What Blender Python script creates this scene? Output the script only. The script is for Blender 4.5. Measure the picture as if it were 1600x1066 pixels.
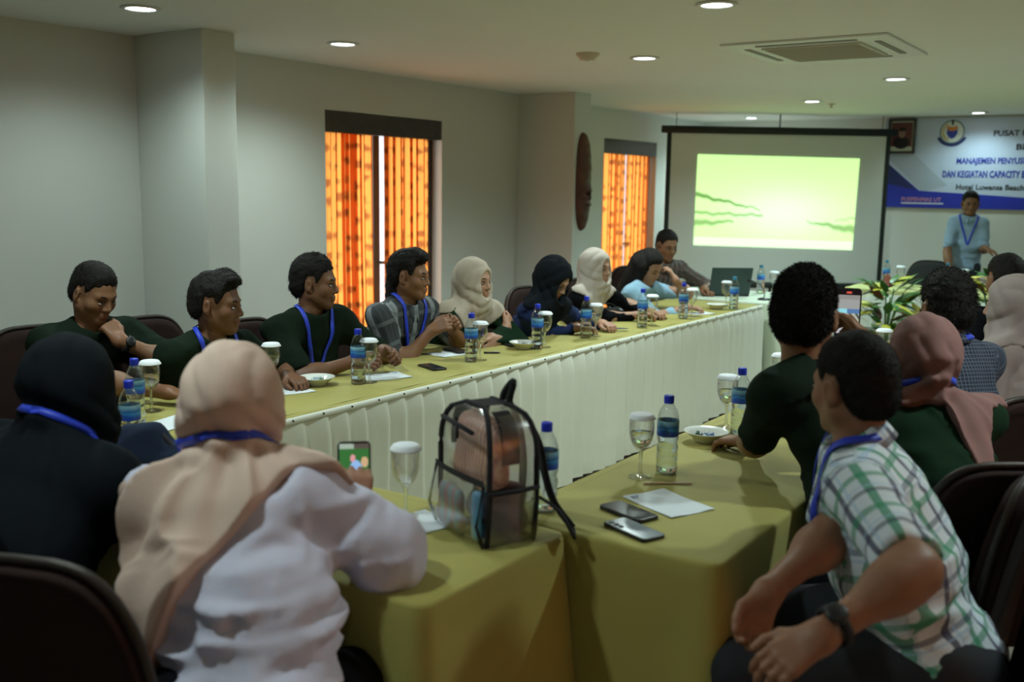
import bpy, bmesh, math, random
import numpy as np
from mathutils import Vector, Matrix
for o in list(bpy.data.objects): bpy.data.objects.remove(o)
C = bpy.context.scene.collection
sc = bpy.context.scene
random.seed(7)
RNG = np.random.default_rng(7)
PI = math.pi
# ------------------------------------------------------------------ camera
CAM = np.array([0., 0., 1.6]); FPX = 1556.0
PITCH = math.atan(239/1556.); YAW = math.radians(34.4); ROLL = .015
_fh = np.array([-math.sin(YAW), math.cos(YAW), 0]); _r = np.array([math.cos(YAW), math.sin(YAW), 0]); _u = np.array([0, 0, 1.])
_F = _fh*math.cos(PITCH)-_u*math.sin(PITCH); _U0 = _u*math.cos(PITCH)+_fh*math.sin(PITCH)
_R = _r*math.cos(ROLL)+_U0*math.sin(ROLL); _U = _U0*math.cos(ROLL)-_r*math.sin(ROLL)
cd = bpy.data.cameras.new('camera'); cam = bpy.data.objects.new('camera', cd); C.objects.link(cam)
cd.sensor_width = 36; cd.lens = FPX/1600*36; cd.clip_start = .05
cam.matrix_world = Matrix([list(_R)+[], list(_U), list(-_F)]).transposed().to_4x4()
cam.matrix_world.translation = Vector(CAM)
cd.dof.use_dof = True; cd.dof.focus_distance = 4.1; cd.dof.aperture_fstop = 2.4
sc.camera = cam
# ------------------------------------------------------------------ world and light levels
w = bpy.data.worlds.new('world'); sc.world = w; w.use_nodes = True
w.node_tree.nodes['Background'].inputs[0].default_value = (.80, .90, 1.0, 1)
w.node_tree.nodes['Background'].inputs[1].default_value = 1.8
LAMP_W = 28.0          # each recessed ceiling lamp
DAY_W = 48.0
sc.view_settings.view_transform = 'Standard'; sc.view_settings.look = 'None'
sc.view_settings.exposure = 0.0; sc.view_settings.gamma = 1.0
sc.view_settings.use_curve_mapping = False
sc.cycles.max_bounces = 10; sc.cycles.diffuse_bounces = 4; sc.cycles.transparent_max_bounces = 16
sc.cycles.transmission_bounces = 8; sc.cycles.caustics_reflective = False; sc.cycles.caustics_refractive = False
sc.cycles.sample_clamp_indirect = 4.0; sc.cycles.use_denoising = True
HC = 2.45; WX = -5.27; WY = 11.9; RX = 3.2; BY = -2.6; TZ = .75

def ray(x, y): return _R*(x-800)/FPX-_U*(y-533)/FPX+_F
def at(x, y, d): return CAM+ray(x, y)*d                 # world point at a depth along the lens axis
def onz(x, y, z):
    d = ray(x, y); return CAM+d*((z-1.6)/d[2])

# ------------------------------------------------------------------ materials
def mat(name, col, rough=.7, metal=0, spec=.5, bump=0, scale=40, var=0, vscale=8, attr=None, sheen=0):
    m = bpy.data.materials.new(name); m.use_nodes = True
    N = m.node_tree.nodes; L = m.node_tree.links; b = N['Principled BSDF']
    b.inputs['Base Color'].default_value = (*col, 1); b.inputs['Roughness'].default_value = rough
    b.inputs['Metallic'].default_value = metal; b.inputs['Specular IOR Level'].default_value = spec
    if sheen: b.inputs['Sheen Weight'].default_value = sheen
    src = None
    if attr:
        a = N.new('ShaderNodeAttribute'); a.attribute_name = attr
        mx = N.new('ShaderNodeMix'); mx.data_type = 'RGBA'; mx.blend_type = 'MULTIPLY'; mx.inputs[0].default_value = 1
        mx.inputs[6].default_value = (*col, 1); L.new(a.outputs['Color'], mx.inputs[7]); src = mx.outputs[2]
    if var:
        t = N.new('ShaderNodeTexCoord'); n = N.new('ShaderNodeTexNoise'); n.inputs['Scale'].default_value = vscale
        n.inputs['Detail'].default_value = 5; L.new(t.outputs['Object'], n.inputs['Vector'])
        mr = N.new('ShaderNodeMapRange'); mr.inputs[1].default_value = .3; mr.inputs[2].default_value = .7
        mr.inputs[3].default_value = 1-var; mr.inputs[4].default_value = 1+var; L.new(n.outputs[0], mr.inputs[0])
        mx = N.new('ShaderNodeMix'); mx.data_type = 'RGBA'; mx.blend_type = 'MULTIPLY'; mx.inputs[0].default_value = 1
        mx.inputs[6].default_value = (*col, 1)
        if src: L.new(src, mx.inputs[6])
        L.new(mr.outputs[0], mx.inputs[7]); src = mx.outputs[2]
    if src: L.new(src, b.inputs['Base Color'])
    if bump:
        t = N.new('ShaderNodeTexCoord'); n = N.new('ShaderNodeTexNoise'); n.inputs['Scale'].default_value = scale
        n.inputs['Detail'].default_value = 6; L.new(t.outputs['Object'], n.inputs['Vector'])
        bp = N.new('ShaderNodeBump'); bp.inputs['Strength'].default_value = bump; bp.inputs['Distance'].default_value = .01
        L.new(n.outputs[0], bp.inputs['Height']); L.new(bp.outputs[0], b.inputs['Normal'])
    return m
def srgb(r, g, b): return tuple(((c/255)/12.92 if c/255 <= .04045 else ((c/255+.055)/1.055)**2.4) for c in (r, g, b))
def emit(name, col, s):
    m = bpy.data.materials.new(name); m.use_nodes = True; N = m.node_tree.nodes; L = m.node_tree.links
    N.remove(N['Principled BSDF']); e = N.new('ShaderNodeEmission'); e.inputs[0].default_value = (*col, 1); e.inputs[1].default_value = s
    L.new(e.outputs[0], N['Material Output'].inputs[0]); return m
def thin_glass(name, col=(1, 1, 1), lo=.04, hi=.75, rough=.02):
    m = bpy.data.materials.new(name); m.use_nodes = True; N = m.node_tree.nodes; L = m.node_tree.links
    N.remove(N['Principled BSDF'])
    t = N.new('ShaderNodeBsdfTransparent'); t.inputs[0].default_value = (*col, 1)
    g = N.new('ShaderNodeBsdfGlossy'); g.inputs['Roughness'].default_value = rough
    lw = N.new('ShaderNodeLayerWeight'); lw.inputs[0].default_value = .35
    mr = N.new('ShaderNodeMapRange'); mr.inputs[3].default_value = lo; mr.inputs[4].default_value = hi
    L.new(lw.outputs['Facing'], mr.inputs[0]); mx = N.new('ShaderNodeMixShader')
    L.new(mr.outputs[0], mx.inputs[0]); L.new(t.outputs[0], mx.inputs[1]); L.new(g.outputs[0], mx.inputs[2])
    L.new(mx.outputs[0], N['Material Output'].inputs[0]); return m

M = {}
M['wall'] = mat('wall_paint', (.62, .63, .58), .85, bump=.05, scale=60)
M['ceiling'] = mat('ceiling_paint', (.83, .83, .79), .9)
M['floor'] = mat('floor_carpet', (.28, .25, .21), .6, bump=.1, scale=200, var=.15)
M['dark_wood'] = mat('dark_wood', (.045, .03, .022), .45, var=.3, vscale=12)
M['mullion'] = mat('door_mullion', (.10, .085, .06), .5)
M['yellow'] = mat('mustard_cloth', (.36, .31, .07), .75, bump=.12, scale=500, var=.08, vscale=4, sheen=.1)
M['white_cloth'] = mat('cream_skirt_cloth', (.76, .76, .67), .8, bump=.05, scale=400)
M['pale_cloth'] = mat('pale_table_cloth', (.62, .68, .55), .8)
M['white'] = mat('white_paint', (.75, .76, .74), .5)
M['paper'] = mat('white_paper', (.72, .75, .78), .8)
M['lid'] = mat('white_card_lid', (.80, .82, .86), .7)
M['black'] = mat('black_plastic', (.012, .012, .014), .35)
M['black_soft'] = mat('black_fabric', (.012, .011, .013), .9)
M['screen_glass'] = mat('phone_glass', (.03, .03, .035), .12)
M['chair'] = mat('brown_chair_cover', (.020, .008, .006), .85, spec=.2, bump=.1, scale=300, var=.2)
M['chair_black'] = mat('black_chair_fabric', (.012, .014, .014), .8)
M['metal'] = mat('dark_metal', (.04, .03, .025), .5, .5)
M['steel'] = mat('steel', (.6, .6, .6), .3, 1)
M['blue'] = mat('blue_ribbon', (.02, .05, .55), .5)
M['cap'] = mat('blue_bottle_cap', (.01, .03, .50), .4)
M['cap_teal'] = mat('teal_bottle_cap', (.02, .18, .32), .4)
M['glass'] = thin_glass('clear_glass')
M['pet'] = thin_glass('clear_bottle_plastic', (.93, .96, .98), .06, .55)
M['water'] = mat('water', (.92, .97, 1), .0); _b = M['water'].node_tree.nodes['Principled BSDF']
_b.inputs['Transmission Weight'].default_value = 1; _b.inputs['IOR'].default_value = 1.33
M['film'] = thin_glass('clear_bag_film', (.88, .89, .90), .10, .6, .22)
M['ceramic'] = mat('white_ceramic', (.75, .75, .70), .2)
M['hair'] = mat('black_hair', (.012, .010, .009), .65, spec=.15, bump=.5, scale=160)
M['skin'] = mat('skin', (1, 1, 1), .5, spec=.35, attr='Col', bump=.04, scale=250)
M['eye'] = mat('eyeball', (1, 1, 1), .15, attr='Col')
M['trousers'] = mat('dark_trousers', (.015, .016, .022), .85, bump=.1)
M['jeans'] = mat('blue_jeans', (.05, .08, .16), .85, bump=.1)
M['shoe'] = mat('black_shoe', (.01, .01, .01), .4)

def label_mat():
    m = mat('blue_bottle_label', (.03, .12, .5), .4); N = m.node_tree.nodes; L = m.node_tree.links
    t = N.new('ShaderNodeTexCoord'); n = N.new('ShaderNodeTexNoise'); n.inputs['Scale'].default_value = 28
    L.new(t.outputs['Object'], n.inputs['Vector']); s = N.new('ShaderNodeSeparateXYZ'); L.new(t.outputs['Object'], s.inputs[0])
    mm = N.new('ShaderNodeMath'); mm.operation = 'MULTIPLY_ADD'; L.new(n.outputs[0], mm.inputs[0]); mm.inputs[1].default_value = .03; L.new(s.outputs[2], mm.inputs[2])
    r = N.new('ShaderNodeValToRGB'); mr = N.new('ShaderNodeMapRange'); mr.inputs[1].default_value = .125; mr.inputs[2].default_value = .185
    L.new(mm.outputs[0], mr.inputs[0]); L.new(mr.outputs[0], r.inputs[0])
    e = r.color_ramp.elements; e[0].position = .0; e[0].color = (.01, .03, .36, 1); e[1].position = .9; e[1].color = (.25, .5, .62, 1)
    for p, c in ((.35, (.015, .09, .5, 1)), (.5, (.05, .3, .62, 1)), (.6, (.02, .12, .42, 1))):
        k = e.new(p); k.color = c
    L.new(r.outputs[0], N['Principled BSDF'].inputs['Base Color']); return m
M['label'] = label_mat()

def curtain_mat():
    m = bpy.data.materials.new('orange_curtain'); m.use_nodes = True; N = m.node_tree.nodes; L = m.node_tree.links
    N.remove(N['Principled BSDF']); t = N.new('ShaderNodeAttribute'); t.attribute_name = 'pc'
    vo = N.new('ShaderNodeTexVoronoi'); vo.voronoi_dimensions = '2D'; vo.inputs['Scale'].default_value = 7.5; vo.inputs['Randomness'].default_value = .5; L.new(t.outputs['Vector'], vo.inputs[0])
    nz = N.new('ShaderNodeTexNoise'); nz.inputs['Scale'].default_value = 22; L.new(t.outputs['Vector'], nz.inputs[0])
    ad = N.new('ShaderNodeMath'); ad.operation = 'MULTIPLY_ADD'; L.new(nz.outputs[0], ad.inputs[0]); ad.inputs[1].default_value = .5; L.new(vo.outputs['Distance'], ad.inputs[2])
    r = N.new('ShaderNodeValToRGB'); L.new(ad.outputs[0], r.inputs[0]); e = r.color_ramp.elements
    e[0].position = .36; e[0].color = (.42, .13, .035, 1); e[1].position = .56; e[1].color = (.90, .36, .075, 1)
    d = N.new('ShaderNodeBsdfDiffuse'); tr = N.new('ShaderNodeBsdfTranslucent'); mx = N.new('ShaderNodeMixShader'); mx.inputs[0].default_value = .6
    L.new(r.outputs[0], d.inputs[0]); L.new(r.outputs[0], tr.inputs[0]); L.new(d.outputs[0], mx.inputs[1]); L.new(tr.outputs[0], mx.inputs[2])
    L.new(mx.outputs[0], N['Material Output'].inputs[0]); return m
M['curtain'] = curtain_mat()

def plaid(name, base, stripes, rough=.8, bump=.1):
    """stripes: (axis, period, offset, width, colour, strength) on the cloth coordinate 'pc' (metres)"""
    m = mat(name, base, rough, bump=bump, scale=300); N = m.node_tree.nodes; L = m.node_tree.links
    a = N.new('ShaderNodeAttribute'); a.attribute_name = 'pc'; s = N.new('ShaderNodeSeparateXYZ'); L.new(a.outputs['Vector'], s.inputs[0])
    cur = None
    for ax, per, off, wd, col, st in stripes:
        ad = N.new('ShaderNodeMath'); ad.operation = 'ADD'; L.new(s.outputs[ax], ad.inputs[0]); ad.inputs[1].default_value = 50*per+off
        md = N.new('ShaderNodeMath'); md.operation = 'MODULO'; L.new(ad.outputs[0], md.inputs[0]); md.inputs[1].default_value = per
        lt = N.new('ShaderNodeMath'); lt.operation = 'LESS_THAN'; L.new(md.outputs[0], lt.inputs[0]); lt.inputs[1].default_value = wd
        ml = N.new('ShaderNodeMath'); ml.operation = 'MULTIPLY'; L.new(lt.outputs[0], ml.inputs[0]); ml.inputs[1].default_value = st
        mx = N.new('ShaderNodeMix'); mx.data_type = 'RGBA'; L.new(ml.outputs[0], mx.inputs[0])
        if cur: L.new(cur, mx.inputs[6])
        else: mx.inputs[6].default_value = (*base, 1)
        mx.inputs[7].default_value = (*col, 1); cur = mx.outputs[2]
    L.new(cur, N['Principled BSDF'].inputs['Base Color']); return m
G_, K_ = (.02, .26, .12), (.03, .03, .08)
M['plaid'] = plaid('green_navy_check_shirt', (.68, .74, .80), [
    (0, .108, 0, .017, G_, .8), (0, .108, .050, .014, K_, .85), (1, .108, 0, .017, G_, .65), (1, .108, .050, .013, K_, .6), (0, .108, .064, .006, (.35, .5, .7), .5), (1, .108, .064, .006, (.35, .5, .7), .5)])
M['navy_check'] = plaid('navy_check_shirt', (.012, .016, .035), [(0, .014, 0, .0025, (.12, .14, .2), .8), (1, .014, 0, .0025, (.12, .14, .2), .8)])
M['panel_shirt'] = plaid('charcoal_shirt_grey_bands', (.022, .026, .03), [
    (0, .15, 0.02, .038, (.23, .25, .26), .9), (1, .11, 0, .02, (.11, .12, .13), .7), (0, .03, 0, .003, (.1, .1, .1), .5)])
M['batik'] = plaid('dark_patterned_shirt', (.05, .035, .03), [(0, .05, 0, .015, (.16, .13, .11), .7), (1, .06, 0, .02, (.09, .04, .03), .7)])
def fabric(name, c, **k): M[name] = mat(name, c, .85, spec=.05 if max(c) < .03 else .2, bump=.15, scale=250, **k)
fabric('green_shirt', (.010, .018, .011)); fabric('green_blouse', (.010, .026, .013)); fabric('navy_shirt', (.010, .020, .075))
fabric('black_robe', (.006, .006, .008)); fabric('light_blue', (.26, .42, .55)); fabric('pale_blue', (.27, .38, .52))
fabric('lilac_shirt', (.62, .60, .74)); fabric('beige_hijab', (.42, .35, .28)); fabric('pink_hijab', (.62, .45, .37))
fabric('mauve_hijab', (.22, .115, .105)); fabric('taupe_hijab', (.27, .215, .20)); fabric('black_hijab', (.008, .010, .013)); fabric('light_hijab', (.44, .38, .33))
fabric('navy_bag', (.012, .020, .045))

# ------------------------------------------------------------------ object helpers
def tag(o, label=None, cat=None, group=None, kind=None):
    if label: o['label'] = label
    if cat: o['category'] = cat
    if group: o['group'] = group
    if kind: o['kind'] = kind
    return o
def empty(name, loc, rz=0, **k):
    o = bpy.data.objects.new(name, None); C.objects.link(o); o.location = loc; o.rotation_euler = (0, 0, rz); return tag(o, **k)
def mobj(name, V, F, m, parent=None, smooth=True, col=None, pc=None, **k):
    me = bpy.data.meshes.new(name)
    V = np.asarray(V, dtype=np.float32)
    if isinstance(F, np.ndarray):
        n = len(F); s = F.shape[1]
        me.vertices.add(len(V)); me.vertices.foreach_set('co', V.ravel())
        me.loops.add(n*s); me.loops.foreach_set('vertex_index', F.ravel().astype(np.int32))
        me.polygons.add(n); me.polygons.foreach_set('loop_start', np.arange(0, n*s, s, dtype=np.int32))
    else: me.from_pydata([tuple(map(float, v)) for v in V], [], F)
    me.update(calc_edges=True)
    me.polygons.foreach_set('use_smooth', np.full(len(me.polygons), smooth, dtype=bool))
    if col is not None:
        a = me.color_attributes.new('Col', 'FLOAT_COLOR', 'POINT'); c4 = np.ones((len(V), 4), np.float32); c4[:, :3] = col; a.data.foreach_set('color', c4.ravel())
    if pc is not None:
        a = me.attributes.new('pc', 'FLOAT_VECTOR', 'POINT'); a.data.foreach_set('vector', np.asarray(pc, np.float32).ravel())
    me.materials.append(m); o = bpy.data.objects.new(name, me); C.objects.link(o)
    if parent: o.parent = parent
    return tag(o, **k)
def bmobj(name, bm, m, parent=None, smooth=False, **k):
    me = bpy.data.meshes.new(name); bm.to_mesh(me); bm.free(); me.materials.append(m)
    if smooth: me.polygons.foreach_set('use_smooth', np.ones(len(me.polygons), dtype=bool))
    o = bpy.data.objects.new(name, me); C.objects.link(o)
    if parent: o.parent = parent
    return tag(o, **k)
def bx(bm, x0, x1, y0, y1, z0, z1, bev=0, mtx=None):
    r = bmesh.ops.create_cube(bm, size=1); vs = r['verts']
    bmesh.ops.scale(bm, vec=(x1-x0, y1-y0, z1-z0), verts=vs); bmesh.ops.translate(bm, vec=((x0+x1)/2, (y0+y1)/2, (z0+z1)/2), verts=vs)
    if bev:
        es = list({e for v in vs for e in v.link_edges}); rr = bmesh.ops.bevel(bm, geom=es, offset=bev, segments=2, affect='EDGES', profile=.5)
        vs = list({v for f in rr['faces'] for v in f.verts} | {v for v in vs if v.is_valid})
    if mtx is not None: bmesh.ops.transform(bm, matrix=mtx, verts=vs)
    return vs
def box(name, x0, x1, y0, y1, z0, z1, m, parent=None, bev=0, smooth=False, **k):
    bm = bmesh.new(); bx(bm, x0, x1, y0, y1, z0, z1, bev); return bmobj(name, bm, m, parent, smooth, **k)
def lathe(prof, n=24, cap=True):
    V = []; F = []
    for r, z in prof:
        for i in range(n): a = 2*PI*i/n; V.append((r*math.cos(a), r*math.sin(a), z))
    for j in range(len(prof)-1):
        for i in range(n): k = (i+1) % n; F.append((j*n+i, j*n+k, (j+1)*n+k, (j+1)*n+i))
    if cap:
        if prof[0][0] > 1e-4: F.append(tuple(range(n))[::-1])
        if prof[-1][0] > 1e-4: F.append(tuple((len(prof)-1)*n+i for i in range(n)))
    return V, F
def tube(path, r, n=8, closed=False):
    P = [Vector(p) for p in path]; V = []; F = []; m = len(P)
    up = Vector((0, 0, 1))
    for i, p in enumerate(P):
        a = P[i-1] if (i or closed) else p; b = P[(i+1) % m] if (i < m-1 or closed) else p
        t = (b-a).normalized(); s = t.cross(up)
        if s.length < .05: s = t.cross(Vector((0, 1, 0)))
        s.normalize(); q = s.cross(t); rr = r[i] if hasattr(r, '__len__') else r
        for j in range(n): g = 2*PI*j/n; V.append(p+s*math.cos(g)*rr+q*math.sin(g)*rr)
    for i in range(m if closed else m-1):
        for j in range(n): k = (j+1) % n; i2 = (i+1) % m; F.append((i*n+j, i*n+k, i2*n+k, i2*n+j))
    if not closed: F.append(tuple(range(n))[::-1]); F.append(tuple((m-1)*n+j for j in range(n)))
    return [tuple(v) for v in V], F
def merge(*parts):
    V = []; F = []
    for v, f in parts:
        o = len(V); V += [tuple(q) for q in v]; F += [tuple(i+o for i in g) for g in f]
    return V, F
def struct(o): o['kind'] = 'structure'; return o
def duptree(o, parent=None):
    c = o.copy(); C.objects.link(c)
    if parent: c.parent = parent
    for ch in list(o.children): duptree(ch, c)
    return c
def text_mesh(s, size, depth=.0, bold=0, align='LEFT'):
    cu = bpy.data.curves.new('t', 'FONT'); cu.body = s; cu.size = size; cu.offset = bold; cu.align_x = align; cu.extrude = depth; cu.resolution_u = 2
    o = bpy.data.objects.new('t', cu); C.objects.link(o); dg = bpy.context.evaluated_depsgraph_get(); dg.update()
    me = bpy.data.meshes.new_from_object(o.evaluated_get(dg)); bpy.data.objects.remove(o); return me
def text_obj(name, s, size, m, parent, mtx, bold=0, width=None, align='LEFT', slant=0, **k):
    me = text_mesh(s, size, 0, bold, align)
    if width:
        xs = [v.co.x for v in me.vertices]; f = width/(max(xs)-min(xs)); me.transform(Matrix.Diagonal((f, 1, 1, 1)))
    me.materials.append(m); o = bpy.data.objects.new(name, me); C.objects.link(o); o.parent = parent; o.matrix_local = mtx; return tag(o, **k)

# ================================================================== ROOM
struct(box('floor', WX-.3, RX+.2, BY-.2, WY+.2, -.1, 0, M['floor']))
struct(box('ceiling', WX-.3, RX+.2, BY-.2, WY+.2, HC, HC+.1, M['ceiling']))
WT = .22                                   # left wall thickness
D1 = (5.27, 6.62); D2 = (9.36, 10.60); DZ = 2.14   # door openings along Y
bm = bmesh.new()
for a, b in ((BY-.2, D1[0]), (D1[1], D2[0]), (D2[1], WY+.2)): bx(bm, WX-WT, WX, a, b, 0, HC)
for a, b in (D1, D2): bx(bm, WX-WT, WX, a, b, DZ, HC)
struct(bmobj('wall_left', bm, M['wall']))
struct(box('wall_far', WX, RX, WY, WY+.2, 0, HC, M['wall']))
bm = bmesh.new()
bx(bm, RX, RX+.2, BY, .9, 0, HC); bx(bm, RX, RX+.2, 2.9, WY, 0, HC); bx(bm, RX, RX+.2, .9, 2.9, 2.1, HC)
struct(bmobj('wall_right', bm, M['wall']))
struct(box('wall_near', WX, RX, BY-.2, BY, 0, HC, M['wall']))
struct(box('trim_1', WX, -4.66, 3.72, 3.95, 0, HC, M['wall'], bev=.004))     # wall columns
struct(box('trim_2', WX, -4.66, 7.74, 8.02, 0, HC, M['wall'], bev=.004))

def curtain(y0, y1, z0, z1, x, amp=.032, per=.12, seed=0, lean=0, parent=None, name='curtain', cut=None):
    r = random.Random(seed); ny = int((y1-y0)/.0055); nz = 26; V = []; P = []
    ph = [r.uniform(0, 6.28) for _ in range(4)]
    for j in range(nz+1):
        t = j/nz; z = z0+(z1-z0)*t; gather = 1-.0*t
        for i in range(ny+1):
            s = i/ny; u = s*(y1-y0); y = y0+s*(y1-y0)*gather + (lean*(1-t)**2*(s)); fi = 2*PI*u/per+ph[0]+1.6*math.sin(u*11+ph[3])+.25*math.sin(2.2*t+ph[1]); y += (.30*per)*math.sin(2*fi)*(.75+.25*math.sin(u*17+ph[2]))
            g = math.sin(fi)
            V.append((x+amp*(g*(.65+.35*math.sin(5*u+ph[2])))*(.75+.25*(1-t)), y, z)); P.append((u*1.25, z*1.0, .3*seed))
    F = [(j*(ny+1)+i, j*(ny+1)+i+1, (j+1)*(ny+1)+i+1, (j+1)*(ny+1)+i) for j in range(nz) for i in range(ny)]
    return mobj(name, V, F, M['curtain'], parent, pc=P)

def glass_door(nm, y0, y1, seed, cur, knob):
    d = empty(nm, (WX, 0, 0)); struct(d)
    x = -.13
    bm = bmesh.new(); bx(bm, x-.05, x+.03, y0, y0+.035, 0, DZ); bx(bm, x-.05, x+.03, y1-.05, y1, 0, DZ); bx(bm, x-.05, x+.03, y0, y1, DZ-.05, DZ)
    bmobj('door_frame', bm, M['dark_wood'], d)
    box('pelmet', x+.03, -.005, y0+.002, y1-.002, DZ-.155, DZ-.004, M['dark_wood'], d)
    ym = (y0+y1)/2
    for a, b in ((y0+.035, ym), (ym, y1-.05)):
        bm = bmesh.new()
        for c0, c1, e0, e1 in ((a, a+.035, .02, DZ-.05), (b-.035, b, .02, DZ-.05), (a, b, .02, .16), (a, b, DZ-.13, DZ-.05)): bx(bm, x-.03, x+.01, c0, c1, e0, e1)
        lf = bmobj('door_leaf', bm, M['mullion'], d)
        box('pane', x-.012, x-.006, a+.035, b-.035, .16, DZ-.13, M['glass'], lf)
    box('handle', x+.01, x+.05, ym+.02, ym+.13, .985, 1.01, M['steel'], d)
    for (a, b, ln) in cur: curtain(a, b, .05, DZ-.13, x+.065, seed=seed+int(a*10), lean=ln, parent=d)
    return d
glass_door('door_1', *D1, 1, ((D1[0]+.055, 5.84, .04), (5.955, D1[1]-.10, 0)), 1)
glass_door('door_2', *D2, 5, ((D2[0]+.005, 9.93, .02), (9.99, D2[1]-.06, -.0)), 1)
# right-hand wall: a curtained glass door behind the photographer's right shoulder
wr = empty('window_3', (RX, 0, 0)); struct(wr)
bm = bmesh.new(); bx(bm, .06, .12, .9, .95, 0, 2.1); bx(bm, .06, .12, 2.85, 2.9, 0, 2.1); bx(bm, .06, .12, 1.87, 1.93, 0, 2.1); bx(bm, .06, .12, .9, 2.9, 2.05, 2.1)
bmobj('window_frame', bm, M['dark_wood'], wr)
for a, b in ((.96, 1.86), (1.94, 2.84)): box('pane', .085, .09, a, b, .02, 2.05, M['glass'], wr)
curtain(.93, 1.93, .04, 2.05, .03, seed=31, parent=wr); curtain(1.97, 2.86, .04, 2.05, .03, seed=33, parent=wr)

def day(y0, y1, x, sgn, W):
    l = bpy.data.lights.new('daylight', 'AREA'); l.shape = 'RECTANGLE'; l.size = y1-y0+.3; l.size_y = 2.1; l.energy = W; l.color = (1, .93, .82)
    o = bpy.data.objects.new('daylight', l); C.objects.link(o); o.location = (x, (y0+y1)/2, 1.2); o.rotation_euler = (PI/2, 0, sgn*PI/2)
day(*D1, WX-.75, -1, DAY_W); day(*D2, WX-.75, -1, DAY_W); day(.9, 2.9, RX+.7, 1, DAY_W*1.6)

# ------------------------------------------------------------------ ceiling things
M['lamp'] = emit('lamp_diffuser', (.90, .96, 1.0), 14)
LL = [(-4.40, 3.15, 'nearest the left-hand wall corner'), (-4.38, 4.54, 'above the first orange-curtained door'), (-4.42, 11.30, 'just above the projector screen'),
      (-3.08, 5.97, 'beside the round smoke detector'), (-3.12, 9.48, 'between the air conditioner and the screen'), (-1.93, 4.44, 'at the top edge in front of the air conditioner'),
      (-1.98, 7.91, 'behind the air conditioner'), (-2.02, 11.47, 'above the round emblem on the banner'),
      (-4.40, .6, None), (-1.93, .9, None), (.3, 3.4, None), (.3, 6.6, None), (.3, 9.6, None), (.6, -.8, None), (-3.1, 2.2, None), (2.2, 4.8, None), (2.2, 8.0, None), (-4.4, 7.9, None)]
LF = {0: .36, 1: .60, 7: .24, 2: .9, 4: 1.1, 6: 1.1, 8: .16, 9: .50, 13: .30, 12: .8, 14: .7, 15: .6, 16: .7, 10: .95}   # dimmed and switched-off lamps near the photographer
for i, (x, y, lab) in enumerate(LL):
    if i == 17: continue
    r = empty('ceiling_downlight', (x, y, HC), label='round recessed white downlight '+(lab or 'out of the frame nearer the photographer'), cat='ceiling light', group='recessed ceiling downlights')
    V, F = lathe([(.072, -.001), (.095, -.001), (.098, -.006), (.074, -.010), (.070, -.004)], 32, cap=False); mobj('trim_ring', V, F, M['white'], r)
    V, F = lathe([(.071, -.004), (.0001, -.0045)], 32, cap=False); mobj('diffuser', V, [f[::-1] for f in F], M['lamp'], r)
    l = bpy.data.lights.new('downlight_lamp', 'SPOT'); l.energy = LAMP_W*4*LF.get(i, 1); l.spot_size = math.radians(150); l.spot_blend = .75; l.shadow_soft_size = .07; l.color = (.70, 1, 1) if i in (2, 4, 6, 7, 12) else (.80, 1, .97)
    o = bpy.data.objects.new('downlight_lamp', l); C.objects.link(o); o.parent = r; o.location = (0, 0, -.03)

ac = empty('air_conditioner', (-1.95, 6.12, HC), label='white square ceiling cassette air conditioner with a central grille', cat='air conditioner')
bm = bmesh.new(); bx(bm, -.475, .475, -.475, .475, -.014, -.001, .004); bmobj('panel', bm, M['white'], ac)
M['ac_dark'] = mat('ac_vent', (.20, .18, .15), .6); M['ac_grille'] = mat('ac_grille', (.52, .50, .42), .6)
bm = bmesh.new(); bx(bm, -.29, .29, -.29, .29, -.024, -.013, .004)
for k in range(13): bx(bm, -.27, .27, -.27+k*.044, -.262+k*.044, -.030, -.023)
bmobj('grille', bm, M['ac_grille'], ac)
for k in range(4):
    a = k*PI/2; bm = bmesh.new(); mt = Matrix.Rotation(a, 4, 'Z'); bx(bm, -.29, .29, .36, .395, -.018, -.0135, mtx=mt)
    lo = bmobj('louver', bm, M['ac_dark'], ac)
sd = empty('smoke_detector', (-3.30, 5.62, HC), label='round cream smoke detector on the ceiling beside a downlight', cat='smoke detector')
M['cream'] = mat('cream_plastic', (.62, .50, .38), .5)
V, F = lathe([(.075, 0), (.075, -.012), (.055, -.03), (.05, -.042), (.0001, -.045)], 28, False); mobj('housing', V, F, M['cream'], sd)
V, F = lathe([(.012, -.045), (.010, -.05), (.0001, -.051)], 12, False); mobj('led', V, F, M['steel'], sd)
sp = empty('sprinkler_head', (-3.05, 9.85, HC), label='small sprinkler head on the ceiling near the far downlights', cat='sprinkler')
V, F = lathe([(.04, 0), (.038, -.006), (.012, -.01), (.008, -.035), (.025, -.037), (.0001, -.04)], 16, False); mobj('nozzle', V, F, M['cream'], sp)

# ------------------------------------------------------------------ projector screen (angled across the far left corner)
SA = np.array([-4.96, 10.22]); SB = np.array([-2.94, 11.70]); sl = float(np.linalg.norm(SB-SA)); sang = math.atan2(SB[1]-SA[1], SB[0]-SA[0])
sr = empty('projector_screen', (SA[0], SA[1], 0), sang, label='hanging projector screen with black border showing a bright green lake picture', cat='projector screen')
def scr(px, py):                           # photo pixel -> (u, z) on the screen plane, used once to size the picture
    d = ray(px, py); n = np.array([-(SB-SA)[1], (SB-SA)[0], 0]); t = n[:2].dot(SA-CAM[:2])/n[:2].dot(d[:2]); p = CAM+d*t
    return float((p[:2]-SA).dot(SB-SA)/sl), float(p[2])
z0 = scr(1034, 441)[1]; z1 = scr(1038, 203)[1]; zr0 = scr(1376, 445)[1]; zr1 = scr(1388, 212)[1]
SZ0 = (z0+zr0)/2; SZ1 = (z1+zr1)/2
M['screen_cloth'] = mat('screen_fabric', (.66, .67, .62), .8)
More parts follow.
